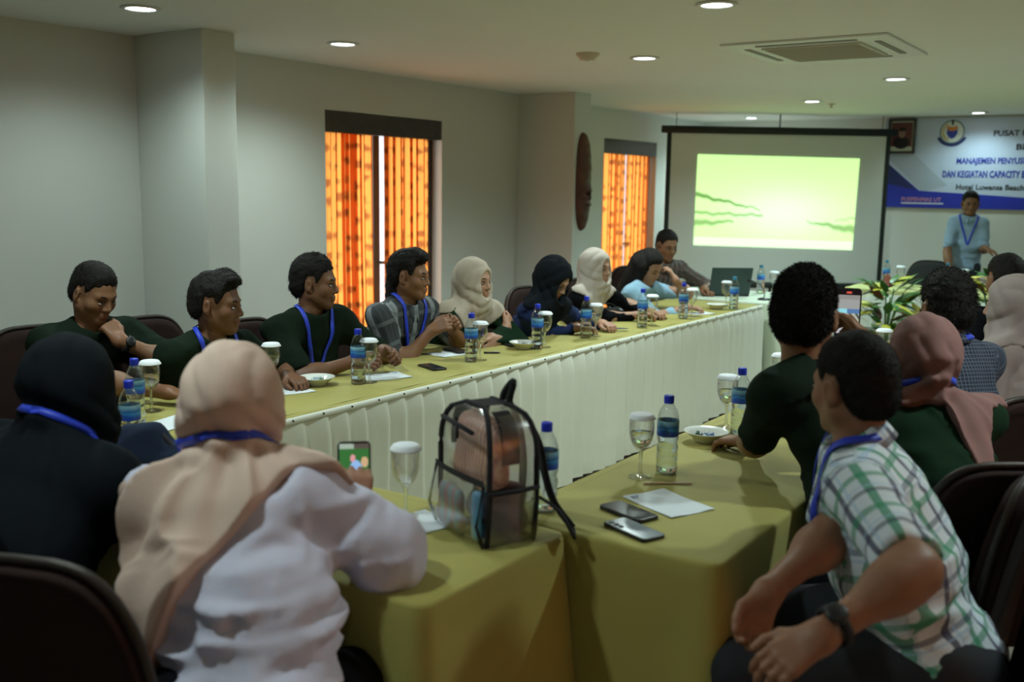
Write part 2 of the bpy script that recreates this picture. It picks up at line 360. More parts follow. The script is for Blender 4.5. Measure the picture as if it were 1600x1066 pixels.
box('screen_sheet', 0, sl, -.004, .004, SZ0, SZ1, M['screen_cloth'], sr)
M['border'] = mat('black_screen_border', (.01, .015, .012), .7)
bm = bmesh.new(); bx(bm, 0, .05, -.008, -.004, SZ0, SZ1); bmobj('border', bm, M['border'], sr); box('border', sl-.05, sl, -.008, -.004, SZ0, SZ1, M['border'], sr)
V, F = tube([(-.06, 0, SZ1+.02), (sl+.06, 0, SZ1+.02)], .042, 14); mobj('roller_case', V, F, M['border'], sr)
V, F = tube([(-.02, 0, SZ0-.02), (sl+.02, 0, SZ0-.02)], .036, 12); mobj('bottom_bar', V, F, M['border'], sr)
V, F = merge(tube([(sl*.5, .0, SZ1+.05), (sl*.5, 0, HC)], .008, 6), tube([(.1, 0, SZ1+.05), (.1, 0, HC)], .004, 6), tube([(sl-.1, 0, SZ1+.05), (sl-.1, 0, HC)], .004, 6)); mobj('hanger', V, F, M['metal'], sr)
# stand legs of the screen
V, F = merge(tube([(sl*.5, .05, 0), (sl*.5, .05, SZ0)], .015, 8), tube([(sl*.5, .05, .25), (sl*.5-.4, -.3, .01)], .012, 6), tube([(sl*.5, .05, .25), (sl*.5+.4, -.3, .01)], .012, 6)); mobj('stand', V, F, M['metal'], sr)
def lake_mat():
    m = bpy.data.materials.new('projected_lake'); m.use_nodes = True; N = m.node_tree.nodes; L = m.node_tree.links
    N.remove(N['Principled BSDF']); e = N.new('ShaderNodeEmission'); a = N.new('ShaderNodeAttribute'); a.attribute_name = 'Col'
    L.new(a.outputs['Color'], e.inputs[0]); e.inputs[1].default_value = 1.5; L.new(e.outputs[0], N['Material Output'].inputs[0]); return m
pc_ = [scr(1090, 241), scr(1343, 248), scr(1331, 391), scr(1083, 383)]
nu, nv = 150, 90; V = []; col = []
def lerp(a, b, t): return a+(b-a)*t
for j in range(nv+1):
    v = j/nv
    for i in range(nu+1):
        u = i/nu; tu = lerp(pc_[0][0], pc_[1][0], u); bu = lerp(pc_[3][0], pc_[2][0], u); tz = lerp(pc_[0][1], pc_[1][1], u); bz = lerp(pc_[3][1], pc_[2][1], u)
        V.append((lerp(tu, bu, v), -.0105, lerp(tz, bz, v)))
        c = np.array([.56, .96, .33])
        g = math.exp(-((u-.55)/.35)**2-((v-.62)/.30)**2); c = c*(1-g)+np.array([.66, .98, .58])*g
        c = c*(.86+.14*min(1, v*2)) if v < .5 else c
        n = .008*math.sin(40*u)+.005*math.sin(91*u+1)
        def band(u0, u1, vc0, vc1, w0, w1):
            if not min(u0, u1) <= u <= max(u0, u1): return 0
            t = (u-u0)/(u1-u0); vc = lerp(vc0, vc1, t); ww = lerp(w0, w1, t)
            return max(0, 1-abs((v+n-vc)/max(ww, 1e-3))**3)
        k = max(band(0, .40, .44, .585, .034, .006)*.95, band(0, .42, .64, .65, .022, .014)*.75, band(0, .24, .755, .725, .045, .014)*.75, band(1, .70, .78, .70, .055, .006)*.75, band(1, .88, .655, .67, .012, .006)*.55)
        c = c*(1-k)+np.array([.13, .28, .07])*k
        if v > .90: c = c*.5+np.array([.75, 1, .78])*.5
        edge = min(u, 1-u)*nu; col.append(c)
F = [(j*(nu+1)+i, (j+1)*(nu+1)+i, (j+1)*(nu+1)+i+1, j*(nu+1)+i+1) for j in range(nv) for i in range(nu)]
mobj('projected_picture', V, F, lake_mat(), sr, col=np.array(col), label='bright green projected lake landscape')

# ------------------------------------------------------------------ carved mask on the left wall
mk = empty('carved_wall_mask', (-4.66, 7.885, 1.665), label='tall narrow dark carved wooden mask hanging on the far wall column', cat='wall carving')
V = []; F = []; nz, na = 70, 20; hh = .44
prof = lambda t: .055*math.sqrt(max(0, 1-abs(2*t-1)**3.2))+.002
for j in range(nz+1):
    t = j/nz; z = -hh+2*hh*t; rr = prof(t)
    relief = .02*math.exp(-((t-.34)/.018)**2)+.018*math.exp(-((t-.42)/.03)**2)+.022*math.exp(-((t-.28)/.02)**2)-.012*math.exp(-((t-.38)/.012)**2)+.012*math.exp(-((t-.62)/.03)**2)+.004*math.sin(60*t)
    for i in range(na+1):
        a = -PI/2+PI*i/na; V.append(((rr*1.3+relief*max(0, math.cos(a*1.6)))*math.cos(a)+.002, rr*1.9*math.sin(a), z))
for j in range(nz):
    for i in range(na): F.append((j*(na+1)+i, j*(na+1)+i+1, (j+1)*(na+1)+i+1, (j+1)*(na+1)+i))
mobj('mask_body', V, F, mat('dark_carved_wood', (.10, .035, .018), .5, bump=.6, scale=35, var=.4), mk)
bm = bmesh.new(); 
for s in (-1, 1): bx(bm, .055, .085, s*.04-.014, s*.04+.014, -.085, -.07, .004)
bx(bm, .06, .10, -.014, .014, -.16, -.08, .006); bx(bm, .058, .092, -.03, .03, -.215, -.195, .005)
bmobj('carved_face', bm, mat('black_carved_wood', (.03, .012, .008), .5), mk)

# ------------------------------------------------------------------ picture frame and banner on the far wall
def farp(px, py, y=WY): d = ray(px, py); p = CAM+d*(y/d[1]); return p[0], p[2]
a = farp(1390, 187); b = farp(1430, 240); px0, px1, pz0, pz1 = a[0]+.01, b[0], b[1]-.0, a[1]
fr = empty('portrait_picture', ((px0+px1)/2, WY-.045, (pz0+pz1)/2), label='framed portrait photograph with a red backdrop beside the banner', cat='picture')
W2, H2 = (px1-px0)/2, (pz1-pz0)/2; bm = bmesh.new()
for q in ((-W2, W2, H2-.025, H2), (-W2, W2, -H2, -H2+.025), (-W2, -W2+.025, -H2, H2), (W2-.025, W2, -H2, H2)): bx(bm, q[0], q[1], -.02, .01, q[2], q[3], .003)
bmobj('frame', bm, M['dark_wood'], fr)
bm = bmesh.new(); bx(bm, -W2+.02, W2-.02, -.004, 0, -H2+.02, H2-.02); mt_ = bmobj('mount', bm, mat('print_border', (.5, .55, .45), .5), fr)
bm = bmesh.new(); bx(bm, -W2+.035, W2-.035, -.008, -.004, -H2+.075, H2-.04); ph = bmobj('portrait_print', bm, mat('portrait_backdrop', (.10, .02, .02), .4), fr)
def disc(cx, cz, rx, rz, y, n=24): return [(cx+rx*math.cos(2*PI*i/n), y, cz+rz*math.sin(2*PI*i/n)) for i in range(n)], [tuple(range(n))]
v, f = disc(0, -.07, .085, .07, -.0095); mobj('portrait_jacket', v, f, M['black_soft'], ph, smooth=False)
v, f = disc(.005, .03, .036, .05, -.0100); mobj('portrait_face', v, f, mat('portrait_skin', (.28, .15, .12), .6), ph, smooth=False)
v, f = disc(.005, .075, .042, .022, -.0105); mobj('portrait_cap', v, f, M['black_soft'], ph, smooth=False)

bx0 = farp(1384, 200)[0]; BZ1 = HC-.02; BZ0 = farp(1500, 326)[1]; BW = 3.3
bn = empty('event_banner', (bx0, WY-.02, BZ0), label='white and blue printed event banner across the far wall', cat='banner')
BH = BZ1-BZ0
M['banner_grey'] = mat('banner_pale_grey', (.40, .46, .56), .5); M['banner_white'] = mat('banner_white', (.50, .57, .72), .5)
M['banner_blue'] = mat('banner_blue', (.015, .03, .40), .5); M['banner_navy'] = mat('banner_navy', (.015, .025, .13), .5)
box('sheet', 0, BW, 0, .008, 0, BH, M['banner_white'], bn)
def bpt(px, py): x, z = farp(px, py, WY-.02); return (x-bx0, z-BZ0)
def flat(name, pts, m, y, parent=None): return mobj(name, [(p[0], y, p[1]) for p in pts], [tuple(range(len(pts)))], m, parent or bn, smooth=False)
flat('grey_panel', [(0, bpt(1385, 240)[1]), (0, BH), (bpt(1425, 240)[0], BH), bpt(1428, 240), bpt(1480, 290), bpt(1440, 300)], M['banner_grey'], -.001)
flat('blue_band', [(0, 0), (BW, 0), (BW, bpt(1600, 309)[1]), bpt(1600, 309), bpt(1436, 298), bpt(1385, 253), (0, bpt(1385, 253)[1])], M['banner_blue'], -.002)
flat('navy_corner', [(0, bpt(1385, 285)[1]), bpt(1432, 297), bpt(1385, 253), (0, bpt(1385, 252)[1])], M['banner_navy'], -.003)
def btext(s, px, py_base, px_end, hpx, m, bold=.012, slant=0):
    x0, z = bpt(px, py_base); x1, _ = bpt(px_end, py_base); size = hpx*abs(bpt(px, py_base-1)[1]-z)/.70
    mt = Matrix.Translation((x0, -.004, z)) @ Matrix.Rotation(PI/2, 4, 'X')
    text_obj('lettering', s, size, m, bn, mt, bold*size, x1-x0)
M['ink_black'] = mat('ink_black', (.02, .022, .03), .5); M['ink_blue'] = mat('ink_blue', (.03, .05, .38), .5); M['ink_white'] = mat('ink_white', (.7, .72, .85), .5); M['ink_pink'] = mat('ink_pink', (.55, .25, .40), .5)
btext('PUSAT PE', 1552, 212.5, 1611, 8.5, M['ink_black'], .03); btext('BI', 1587, 234, 1600, 9, M['ink_black'], .03)
btext('MANAJEMEN PENYUSUN', 1494, 256, 1614, 9, M['ink_blue'], .03); btext('DAN KEGIATAN CAPACITY BU', 1472, 277, 1608, 10, M['ink_blue'], .03)
btext('Hotel Luwansa Beach', 1493, 296, 1599, 8, M['ink_black'], .02)
btext('PUSPENMAS UT', 1408, 314, 1470, 6, M['ink_pink'], .02)
x0, z_ = bpt(1408, 317); x1, _ = bpt(1474, 317); flat('logo_underline', [(x0, z_-.008), (x1, z_-.008), (x1, z_+.006), (x0, z_+.006)], M['ink_white'], -.004)
# round emblem: ring, shield, book and ribbon
ex, ez = bpt(1488, 206); er = .125
def poly_ring(r0, r1, y, a0=0, a1=2*PI, n=40, sx=1):
    V = []; F = []
    for i in range(n+1):
        a = a0+(a1-a0)*i/n; V += [(ex+r0*math.cos(a)*sx, y, ez+r0*math.sin(a)), (ex+r1*math.cos(a)*sx, y, ez+r1*math.sin(a))]
    for i in range(n): F.append((2*i, 2*i+1, 2*i+3, 2*i+2))
    return V, F
em = mobj('emblem', *poly_ring(.0, er, -.003), mat('emblem_white', (.62, .66, .62), .5), bn, smooth=False)
mobj('emblem_ring', *poly_ring(er*.92, er*1.02, -.004), mat('emblem_green', (.10, .16, .16), .5), em, smooth=False)
mobj('emblem_wreath', *poly_ring(er*.68, er*.82, -.004, math.radians(120), math.radians(250)), mat('emblem_gold', (.5, .35, .10), .5), em, smooth=False)
flat('emblem_shield', [(ex-.055, ez+.05), (ex-.055, ez-.02), (ex-.03, ez-.06), (ex, ez-.075), (ex+.03, ez-.06), (ex+.055, ez-.02), (ex+.055, ez+.05)], mat('emblem_blue', (.03, .05, .32), .5), -.005, em)
flat('emblem_book', [(ex-.05, ez+.02), (ex, ez+.005), (ex+.05, ez+.02), (ex+.05, ez+.065), (ex, ez+.05), (ex-.05, ez+.065)], mat('emblem_orange', (.6, .22, .05), .5), -.006, em)
mobj('emblem_ribbon', *poly_ring(er*1.02, er*1.26, -.006, math.radians(205), math.radians(335), sx=1.05), M['banner_navy'], em, smooth=False)
v, f = disc(ex, ez+.10, .012, .03, -.006); mobj('emblem_torch', v, f, M['ink_black'], em, smooth=False)

# ================================================================== TABLES
def rrect(x0, x1, y0, y1, r, step=.02):
    pts = []
    def line(a, b):
        n = max(1, int(math.dist(a, b)/step)); return [(a[0]+(b[0]-a[0])*i/n, a[1]+(b[1]-a[1])*i/n) for i in range(n)]
    cs = [(x1-r, y0+r, -PI/2), (x1-r, y1-r, 0), (x0+r, y1-r, PI/2), (x0+r, y0+r, PI)]
    for k, (cx, cy, a0) in enumerate(cs):
        arc = [(cx+r*math.cos(a0+PI/2*i/6), cy+r*math.sin(a0+PI/2*i/6)) for i in range(7)]
        pts += arc[:-1]; nx = cs[(k+1) % 4]; b = (nx[0]+r*math.cos(nx[2]), nx[1]+r*math.sin(nx[2])); pts += line(arc[-1], b)
    return pts
def cloth(name, x0, x1, y0, y1, zt, zb, m, seed=0, amp=.02, flare=.03, r=.03, freq=16, **k):
    rr = random.Random(seed); P = rrect(x0, x1, y0, y1, r); n = len(P); cx, cy = (x0+x1)/2, (y0+y1)/2
    nrm = []
    for i in range(n):
        a = P[i-1]; b = P[(i+1) % n]; t = (b[0]-a[0], b[1]-a[1]); l = math.hypot(*t); nrm.append((t[1]/l, -t[0]/l))
    s = [0]
    for i in range(1, n): s.append(s[-1]+math.dist(P[i-1], P[i]))
    ph = [rr.uniform(0, 6.3) for _ in range(5)]
    rows = [(-.03, 0), (-.006, 0), (0, -.003), (.003, -.010)]
    nz = 18
    for j in range(1, nz+1): rows.append((None, -.01-(zt-zb-.01)*j/nz))
    V = []; F = []
    for off, dz in rows:
        t = -dz/(zt-zb)
        for i in range(n):
            if off is None:
                w_ = math.sin(s[i]*freq+ph[0]+.8*math.sin(s[i]*3+ph[1]))*.6+.4*math.sin(s[i]*freq*.45+ph[2])
                corner = max(0, 1-min(math.dist(P[i], c) for c in ((x0, y0), (x0, y1), (x1, y0), (x1, y1)))/.16)
                o = .003+t**1.2*(flare+amp*w_)+corner*t*.07*min(1, flare/.02)
            else: o = off
            V.append((P[i][0]+nrm[i][0]*o, P[i][1]+nrm[i][1]*o, zt+dz+(.0012*math.sin(P[i][0]*30+P[i][1]*17) if abs(dz) < .001 else 0)))
    for j in range(len(rows)-1):
        for i in range(n): q = (i+1) % n; F.append((j*n+i, (j+1)*n+i, (j+1)*n+q, j*n+q))
    F.append(tuple(range(n)))
    return mobj(name, V, F, m, **k)
def table(x0, x1, y0, y1, label, grp='folding tables under the cloths', nm='banquet_table'):
    t = empty(nm, ((x0+x1)/2, (y0+y1)/2, 0), label=label, cat='table', group=grp); a, b = (x1-x0)/2-.01, (y1-y0)/2-.01
    box('tabletop', -a, a, -b, b, TZ-.035, TZ-.006, M['dark_wood'], t, bev=.004)
    for sx in (-1, 1):
        for sy in (-1, 1):
            V, F = tube([(sx*(a-.06), sy*(b-.06), 0), (sx*(a-.06), sy*(b-.06), TZ-.035)], .014, 8); mobj('leg', V, F, M['metal'], t)
    return t
LX0, LX1 = -3.42, -2.70
table(LX0, LX1, 2.07, 4.65, 'folding table carrying the near half of the left row'); table(LX0, LX1, 4.67, 7.28, 'folding table carrying the far half of the left row')
table(LX0, -1.24, 1.50, 2.05, 'folding table across the near end of the ring under the clear backpack')
table(-1.44, -.84, 2.06, 4.4, 'folding table carrying the near half of the right row'); table(-1.44, -.84, 4.42, 7.0, 'folding table carrying the far half of the right row')
YC = dict(cat='tablecloth', group='mustard yellow tablecloths')
cloth('tablecloth', LX0-.004, LX1-.004, 2.065, 7.285, TZ, .30, M['yellow'], 1, amp=.004, flare=.004, label='mustard yellow tablecloth on the long left row behind the white skirt', **YC)
cloth('tablecloth', LX0-.004, -1.232, 1.492, 2.056, TZ, .03, M['yellow'], 2, amp=.010, flare=.02, r=.035, label='mustard yellow tablecloth under the clear backpack and the pink-hijab woman', **YC)
cloth('tablecloth', -1.446, -.834, 2.064, 7.006, TZ, .03, M['yellow'], 5, amp=.012, flare=.02, r=.04, label='mustard yellow tablecloth on the right row with two phones at its near end', **YC)
# pleated skirt along the inner side of the left row
def skirt(name, path, zt, zb, m, pleat=.12, amp=.034, seed=0, hem=True, **k):
    rr = random.Random(seed); P = []; 
    for (a, b) in zip(path[:-1], path[1:]):
        L_ = math.dist(a, b); n = int(L_/.012)
        for i in range(n): P.append((a[0]+(b[0]-a[0])*i/n, a[1]+(b[1]-a[1])*i/n, (b[1]-a[1])/L_, -(b[0]-a[0])/L_))
    P.append((*path[-1], P[-1][2], P[-1][3])); n = len(P); s = 0; S = []; pl = []; c = 0
    edges = [0]
    while edges[-1] < 30: edges.append(edges[-1]+pleat*rr.uniform(.85, 1.15))
    jit = [rr.uniform(-1, 1) for _ in edges]
    V = []; nz = 16; q = [];
    for i in range(n):
        if i: s += math.dist(P[i][:2], P[i-1][:2])
        k_ = next(a for a in range(len(edges)) if edges[a+1] > s); f = (s-edges[k_])/(edges[k_+1]-edges[k_]); q.append((k_, f, s))
    for j in range(nz+1):
        t = j/nz; z = zt-(zt-zb)*t
        for i in range(n):
            k_, f, s = q[i]; env = min(1, t*9+.05)
            saw = (f**1.3)*(1-math.exp(-(1-f)*22))
            o = .006+env*amp*saw+t*amp*.6*math.sin(s*11+jit[k_]*2+2*t)*.5+.004*math.sin(35*t+jit[k_]*4)*t*.5
            V.append((P[i][0]+P[i][2]*o, P[i][1]+P[i][3]*o, z+(.012*jit[k_]*t**3)))
    F = [(j*n+i, j*n+i+1, (j+1)*n+i+1, (j+1)*n+i) for j in range(nz) for i in range(n-1)]
    o = mobj(name, V, F, m, **k)
    if hem:
        V = []; 
        for dz, of in ((.004, .003), (.004, .011), (-.020, .016), (-.022, .010)):
            for i in range(n): V.append((P[i][0]+P[i][2]*of, P[i][1]+P[i][3]*of, zt+dz))
        F = [(j*n+i, j*n+i+1, (j+1)*n+i+1, (j+1)*n+i) for j in range(3) for i in range(n-1)]
        mobj('waistband', V, F, m, o)
        parts = []
        for i in range(8, n-4, 13):
            parts.append(tube([(P[i][0]+P[i][2]*.010, P[i][1]+P[i][3]*.010, zt-.004), (P[i][0]+P[i][2]*.018, P[i][1]+P[i][3]*.018, zt-.006)], .0035, 6))
        V, F = merge(*parts); mobj('pins', V, F, M['black'], o)
    return o
skirt('table_skirt', [(LX1+.004, 2.09), (LX1+.004, 7.29), (LX0, 7.295)], TZ-.004, .03, M['white_cloth'], seed=3, label='cream pleated table skirt along the inner side of the left row', cat='table skirt')

# small pale-clothed table for the laptop
table(-3.72, -2.56, 7.42, 8.25, 'small table with the laptop beyond the left row', None)
cloth('tablecloth', -3.73, -2.55, 7.41, 8.26, TZ+.001, .02, M['pale_cloth'], 12, amp=.015, flare=.03, r=.12, freq=22, label='pale white tablecloth with rounded corners under the laptop', cat='tablecloth')
# head table in front of the banner
table(-2.62, 1.5, 9.22, 9.92, 'long head table in front of the banner', None)
cloth('tablecloth', -2.63, 1.51, 9.21, 9.93, TZ+.001, .45, mat('pale_yellow_cloth', (.50, .50, .20), .8), 14, amp=.004, flare=.004, label='pale yellow tablecloth on the head table at the far wall', cat='tablecloth')
skirt('table_skirt', [(-2.64, 9.93), (-2.64, 9.20), (1.52, 9.20)], TZ-.04, .03, M['white_cloth'], pleat=.10, seed=9, hem=False, label='cream skirt around the far head table behind the plants', cat='table skirt')

# ------------------------------------------------------------------ chairs
def chair_mesh(m):
    r = empty('banquet_chair', (0, 0, 0))       # faces +Y
    bm = bmesh.new(); bx(bm, -.22, .22, -.21, .23, .40, .48, .03); bmobj('seat', bm, m, r, True)
    V = []; F = []; prof = []
    for i in range(33):                          # rounded-top back outline
        t = i/32; a = PI*t; prof.append((.235*math.copysign(abs(math.cos(a))**.55, math.cos(a)), .42+.50*0+.50*abs(math.sin(a))**.55))
    n = len(prof)
    for y, s in ((-.262, .93), (-.272, .985), (-.262, 1), (-.222, 1), (-.208, .985), (-.205, .93)):
        for x, z in prof: zz = .42+(z-.42)*s; V.append((x*s, y-(zz-.42)*.16, zz))
    for j in range(5):
        for i in range(n-1): F.append((j*n+i, j*n+i+1, (j+1)*n+i+1, (j+1)*n+i))
    F.append(tuple(range(n))[::-1]); F.append(tuple(5*n+i for i in range(n)))
    mobj('backrest', V, F, m, r)
    V, F = tube([(-.244, -.235, .40)]+[(x*1.03, -.24-(z-.42)*.16, .42+(z-.42)*1.02) for x, z in prof[::-1]]+[(.244, -.235, .40)], .011, 8); mobj('back_frame', V, F, M['metal'], r)
    for sx in (-1, 1):
        V, F = tube([(sx*.20, .20, .41), (sx*.21, .22, 0)], .012, 8); mobj('leg', V, F, M['metal'], r)
        V, F = tube([(sx*.20, -.20, .41), (sx*.21, -.27, 0)], .012, 8); mobj('leg', V, F, M['metal'], r)
    return r
_used = {}
def place_chair(x, y, face, label, m='chair', grp='brown covered chairs round the table ring'):
    if m not in _used: c = _used[m] = chair_mesh(M[m])
    else: c = duptree(_used[m])
    c.location = (x, y, 0); c.rotation_euler = (0, 0, face-PI/2); return tag(c, label, 'chair', grp)

# ------------------------------------------------------------------ tableware
def bottle(x, y, label, cap='cap', lvl=.155, rot=0, near=False, z=TZ):
    r = empty('water_bottle', (x, y, z), rot, label=label, cat='bottle', group='plastic water bottles on the tables')
    body = [(.0001, .006), (.020, .002), (.029, .001), (.032, .007), (.0325, .030), (.030, .036), (.0325, .042), (.0325, .060), (.0305, .066), (.0325, .072), (.0325, .085), (.0295, .092), (.029, .098), (.0325, .108), (.0325, .168), (.031, .180), (.026, .196), (.018, .210), (.0135, .217), (.0130, .226)]
    V, F = lathe(body, 24, False); mobj('bottle_body', V, F, M['pet'], r)
    V, F = lathe([(.0001, .009)]+[(a-.0012, b) for a, b in body[3:] if b < lvl]+[(.031, lvl), (.0001, lvl)], 20, False); mobj('water', V, F, M['water'], r)
    V, F = lathe([(.0330, .118), (.0332, .119), (.0332, .165), (.0330, .166)], 24, False); lb = mobj('bottle_label', V, F, M['label'], r)
    V, F = lathe([(.0148, .217), (.0152, .220), (.0152, .238), (.0140, .241), (.0001, .2412)], 20, False); mobj('cap', V, F, M[cap], r)
    V, F = lathe([(.0165, .2145), (.0165, .2165), (.0135, .2168)], 20, False); mobj('neck_ring', V, F, M['pet'], r)
    if near:
        me = text_mesh('Puredew', .015, 0, .0004)
        for v in me.vertices: a = v.co.x/.0336-1.9; h_ = v.co.y; v.co = (.0336*math.cos(a), .0336*math.sin(a), .134+h_)
        me.materials.append(M['paper']); o = bpy.data.objects.new('lettering', me); C.objects.link(o); o.parent = lb
    return r
def goblet(x, y, lab, water=0, lid=True, z=TZ, s=1.0):
    r = empty('goblet', (x, y, z), label='clear stemmed water goblet '+lab, cat='glass', group='stemmed goblets on the tables')
    V, F = lathe([(.0001, .0005), (.034, .001), (.035, .003), (.030, .005), (.010, .010), (.0055, .018), (.0045, .05), (.006, .078), (.012, .086), (.024, .098), (.033, .116), (.037, .138), (.0375, .158), (.036, .180), (.0352, .1805), (.0350, .178), (.0364, .158), (.0358, .138), (.032, .118), (.022, .100), (.010, .090), (.0001, .088)], 28, False)
    g = mobj('goblet_glass', [tuple(q*s for q in v) for v in V], F, M['glass'], r)
    V, F = lathe([(.0048, .012), (.0038, .05), (.005, .078), (.0001, .086)], 12, False); mobj('stem_core', [tuple(q*s for q in v) for v in V], F, M['water'], r)
    if water:
        V, F = lathe([(.0001, .0885), (.009, .0905), (.0215, .1005), (.0315, .1185), (.0353, .138)]+([(.0358, .15)] if water > 1 else [])+[(.0001, .15 if water > 1 else .138)], 24, False); mobj('water', [tuple(q*s for q in v) for v in V], F, M['water'], r)
    if lid:
        l = empty('glass_cover', (x, y, z+.1810*s), label='white card cover on the goblet '+lab, cat='lid', group='white card covers on the goblets')
        V, F = lathe([(.0001, .0145), (.030, .014), (.0335, .0125), (.041, .002), (.0415, 0), (.038, .0), (.0345, .004), (.0001, .005)], 36, False); mobj('cover_disc', [tuple(q*s for q in v) for v in V], F, M['lid'], l)
    return r
def bowl(x, y, lab, candy=True, s=1.0):
    r = empty('bowl', (x, y, TZ), label='shallow white ceramic bowl '+lab, cat='bowl', group='shallow bowls of sweets')
    V, F = lathe([(.0001, .002), (.038, .001), (.040, .006), (.052, .018), (.072, .033), (.077, .036), (.078, .038), (.074, .038), (.060, .030), (.045, .016), (.03, .010), (.0001, .009)], 40, False)
    mobj('bowl_body', [(a*s, b*s, c) for a, b, c in V], F, M['ceramic'], r)
    rr = random.Random(int(x*1000)); cols = [(.5, .6, .55), (.03, .12, .05), (.1, .2, .45), (.45, .5, .5), (.05, .05, .06)]
    if candy:
        for k in range(9):
            a = rr.uniform(0, 6.3); d = rr.uniform(0, .034); q = empty('sweet', (x+d*math.cos(a), y+d*math.sin(a), TZ+.014+d*.15), rr.uniform(0, 3), label=('pale green', 'dark green', 'blue', 'silver', 'black')[(ci := rr.randrange(5))]+' wrapped sweet in the bowl '+lab, cat='sweet', group='sweets in the bowl '+lab)
            key = 'sweet%d' % ci
            if key not in M: M[key] = mat('sweet_wrapper', cols[int(key[-1])], .3)
            V, F = lathe([(.0001, -.016), (.007, -.015), (.002, -.009), (.006, -.005), (.0065, .004), (.002, .009), (.007, .015), (.0001, .016)], 8, False)
            mobj('wrapper', [(c, a_, b_+.004) for a_, b_, c in V], F, M[key], q)
    return r
def sheet(x, y, w_, h_, rz, label, z=TZ, m='paper', logo=True, nm='paper_sheet', cat='paper'):
    r = empty(nm, (x, y, z), rz, label=label, cat=cat)
    V = []; n = 8
    for j in range(n+1):
        for i in range(n+1): V.append((-w_/2+w_*i/n, -h_/2+h_*j/n, .003+.0015*math.sin(i*.9+1)*math.cos(j*.7)))
    V += [(a, b, c-.0018) for a, b, c in V]; k = (n+1)**2; F = []
    for j in range(n):
        for i in range(n): q = (j*(n+1)+i, j*(n+1)+i+1, (j+1)*(n+1)+i+1, (j+1)*(n+1)+i); F += [q, tuple(a+k for a in q[::-1])]
    mobj('page', V, F, M[m], r)
    if logo:
        bm = bmesh.new()
        for q in range(3): bx(bm, -w_/2+.012, -w_/2+.012+.03-.006*q, h_/2-.02-q*.007, h_/2-.017-q*.007, .0048, .0052)
        if 'ink_l' not in M: M['ink_l'] = mat('faint_ink', (.25, .28, .4), .6)
        bmobj('letterhead', bm, M['ink_l'], r)
    return r
def phone(x, y, rz, label, z=TZ, w_=.075, l_=.158, t=.009, face='screen_glass', tilt=None, back=None, pic=None):
    r = empty('smartphone', (x, y, z), rz, label=label, cat='phone')
    bm = bmesh.new(); bx(bm, -w_/2, w_/2, -l_/2, l_/2, 0, t)
    vs = [e for e in bm.edges if abs(e.verts[0].co.z-e.verts[1].co.z) > .005]; bmesh.ops.bevel(bm, geom=vs, offset=.011, segments=4, affect='EDGES', profile=.5)
    es = [e for e in bm.edges if abs(e.verts[0].co.z-e.verts[1].co.z) < .001]; bmesh.ops.bevel(bm, geom=es, offset=.0016, segments=2, affect='EDGES', profile=.5)
    bmobj('case', bm, M['black'], r, True)
    bm = bmesh.new(); bx(bm, -w_/2+.004, w_/2-.004, -l_/2+.004, l_/2-.004, t-.0003, t+.0004)
    vs = [e for e in bm.edges if abs(e.verts[0].co.z-e.verts[1].co.z) > .0005]; bmesh.ops.bevel(bm, geom=vs, offset=.008, segments=3, affect='EDGES', profile=.5)
    bmobj('back_panel' if back else 'display', bm, M[back or face], r)
    if back:
        for k in range(3):
            V, F = lathe([(.007, 0), (.0068, .0022), (.0001, .0022)], 14, False); mobj('camera_lens', [(a-w_/2+.016, b+l_/2-.018-k*.019, c+t) for a, b, c in V], F, M['black'], r)
    else:
        bm = bmesh.new(); bx(bm, -.006, .006, l_/2-.008, l_/2-.0065, t+.0003, t+.0006); bmobj('earpiece', bm, M['metal'], r)
    return r

# ================================================================== PEOPLE KIT (signed-distance modelling, meshed by surface nets)
V3 = lambda *a: np.array(a, dtype=np.float64)
def unit(v): v = np.asarray(v, float); return v/(np.linalg.norm(v)+1e-9)
def rotz(a): c, s = math.cos(a), math.sin(a); return np.array([[c, -s, 0], [s, c, 0], [0, 0, 1.]])
def rotx(a): c, s = math.cos(a), math.sin(a); return np.array([[1, 0, 0], [0, c, -s], [0, s, c.real]])
def roty(a): c, s = math.cos(a), math.sin(a); return np.array([[c, 0, s], [0, 1, 0], [-s, 0, c]])
class Ell:
    def __init__(s, c, r, R=None): s.c = V3(*c); s.r = V3(*r); s.R = R; m = max(r); s.lo = s.c-m; s.hi = s.c+m
    def __call__(s, x, y, z):
        x = x-s.c[0]; y = y-s.c[1]; z = z-s.c[2]
        if s.R is not None: R = s.R; x, y, z = R[0, 0]*x+R[1, 0]*y+R[2, 0]*z, R[0, 1]*x+R[1, 1]*y+R[2, 1]*z, R[0, 2]*x+R[1, 2]*y+R[2, 2]*z
        a = np.sqrt((x/s.r[0])**2+(y/s.r[1])**2+(z/s.r[2])**2)+1e-6; b = np.sqrt((x/s.r[0]**2)**2+(y/s.r[1]**2)**2+(z/s.r[2]**2)**2)+1e-6
        return a*(a-1)/b
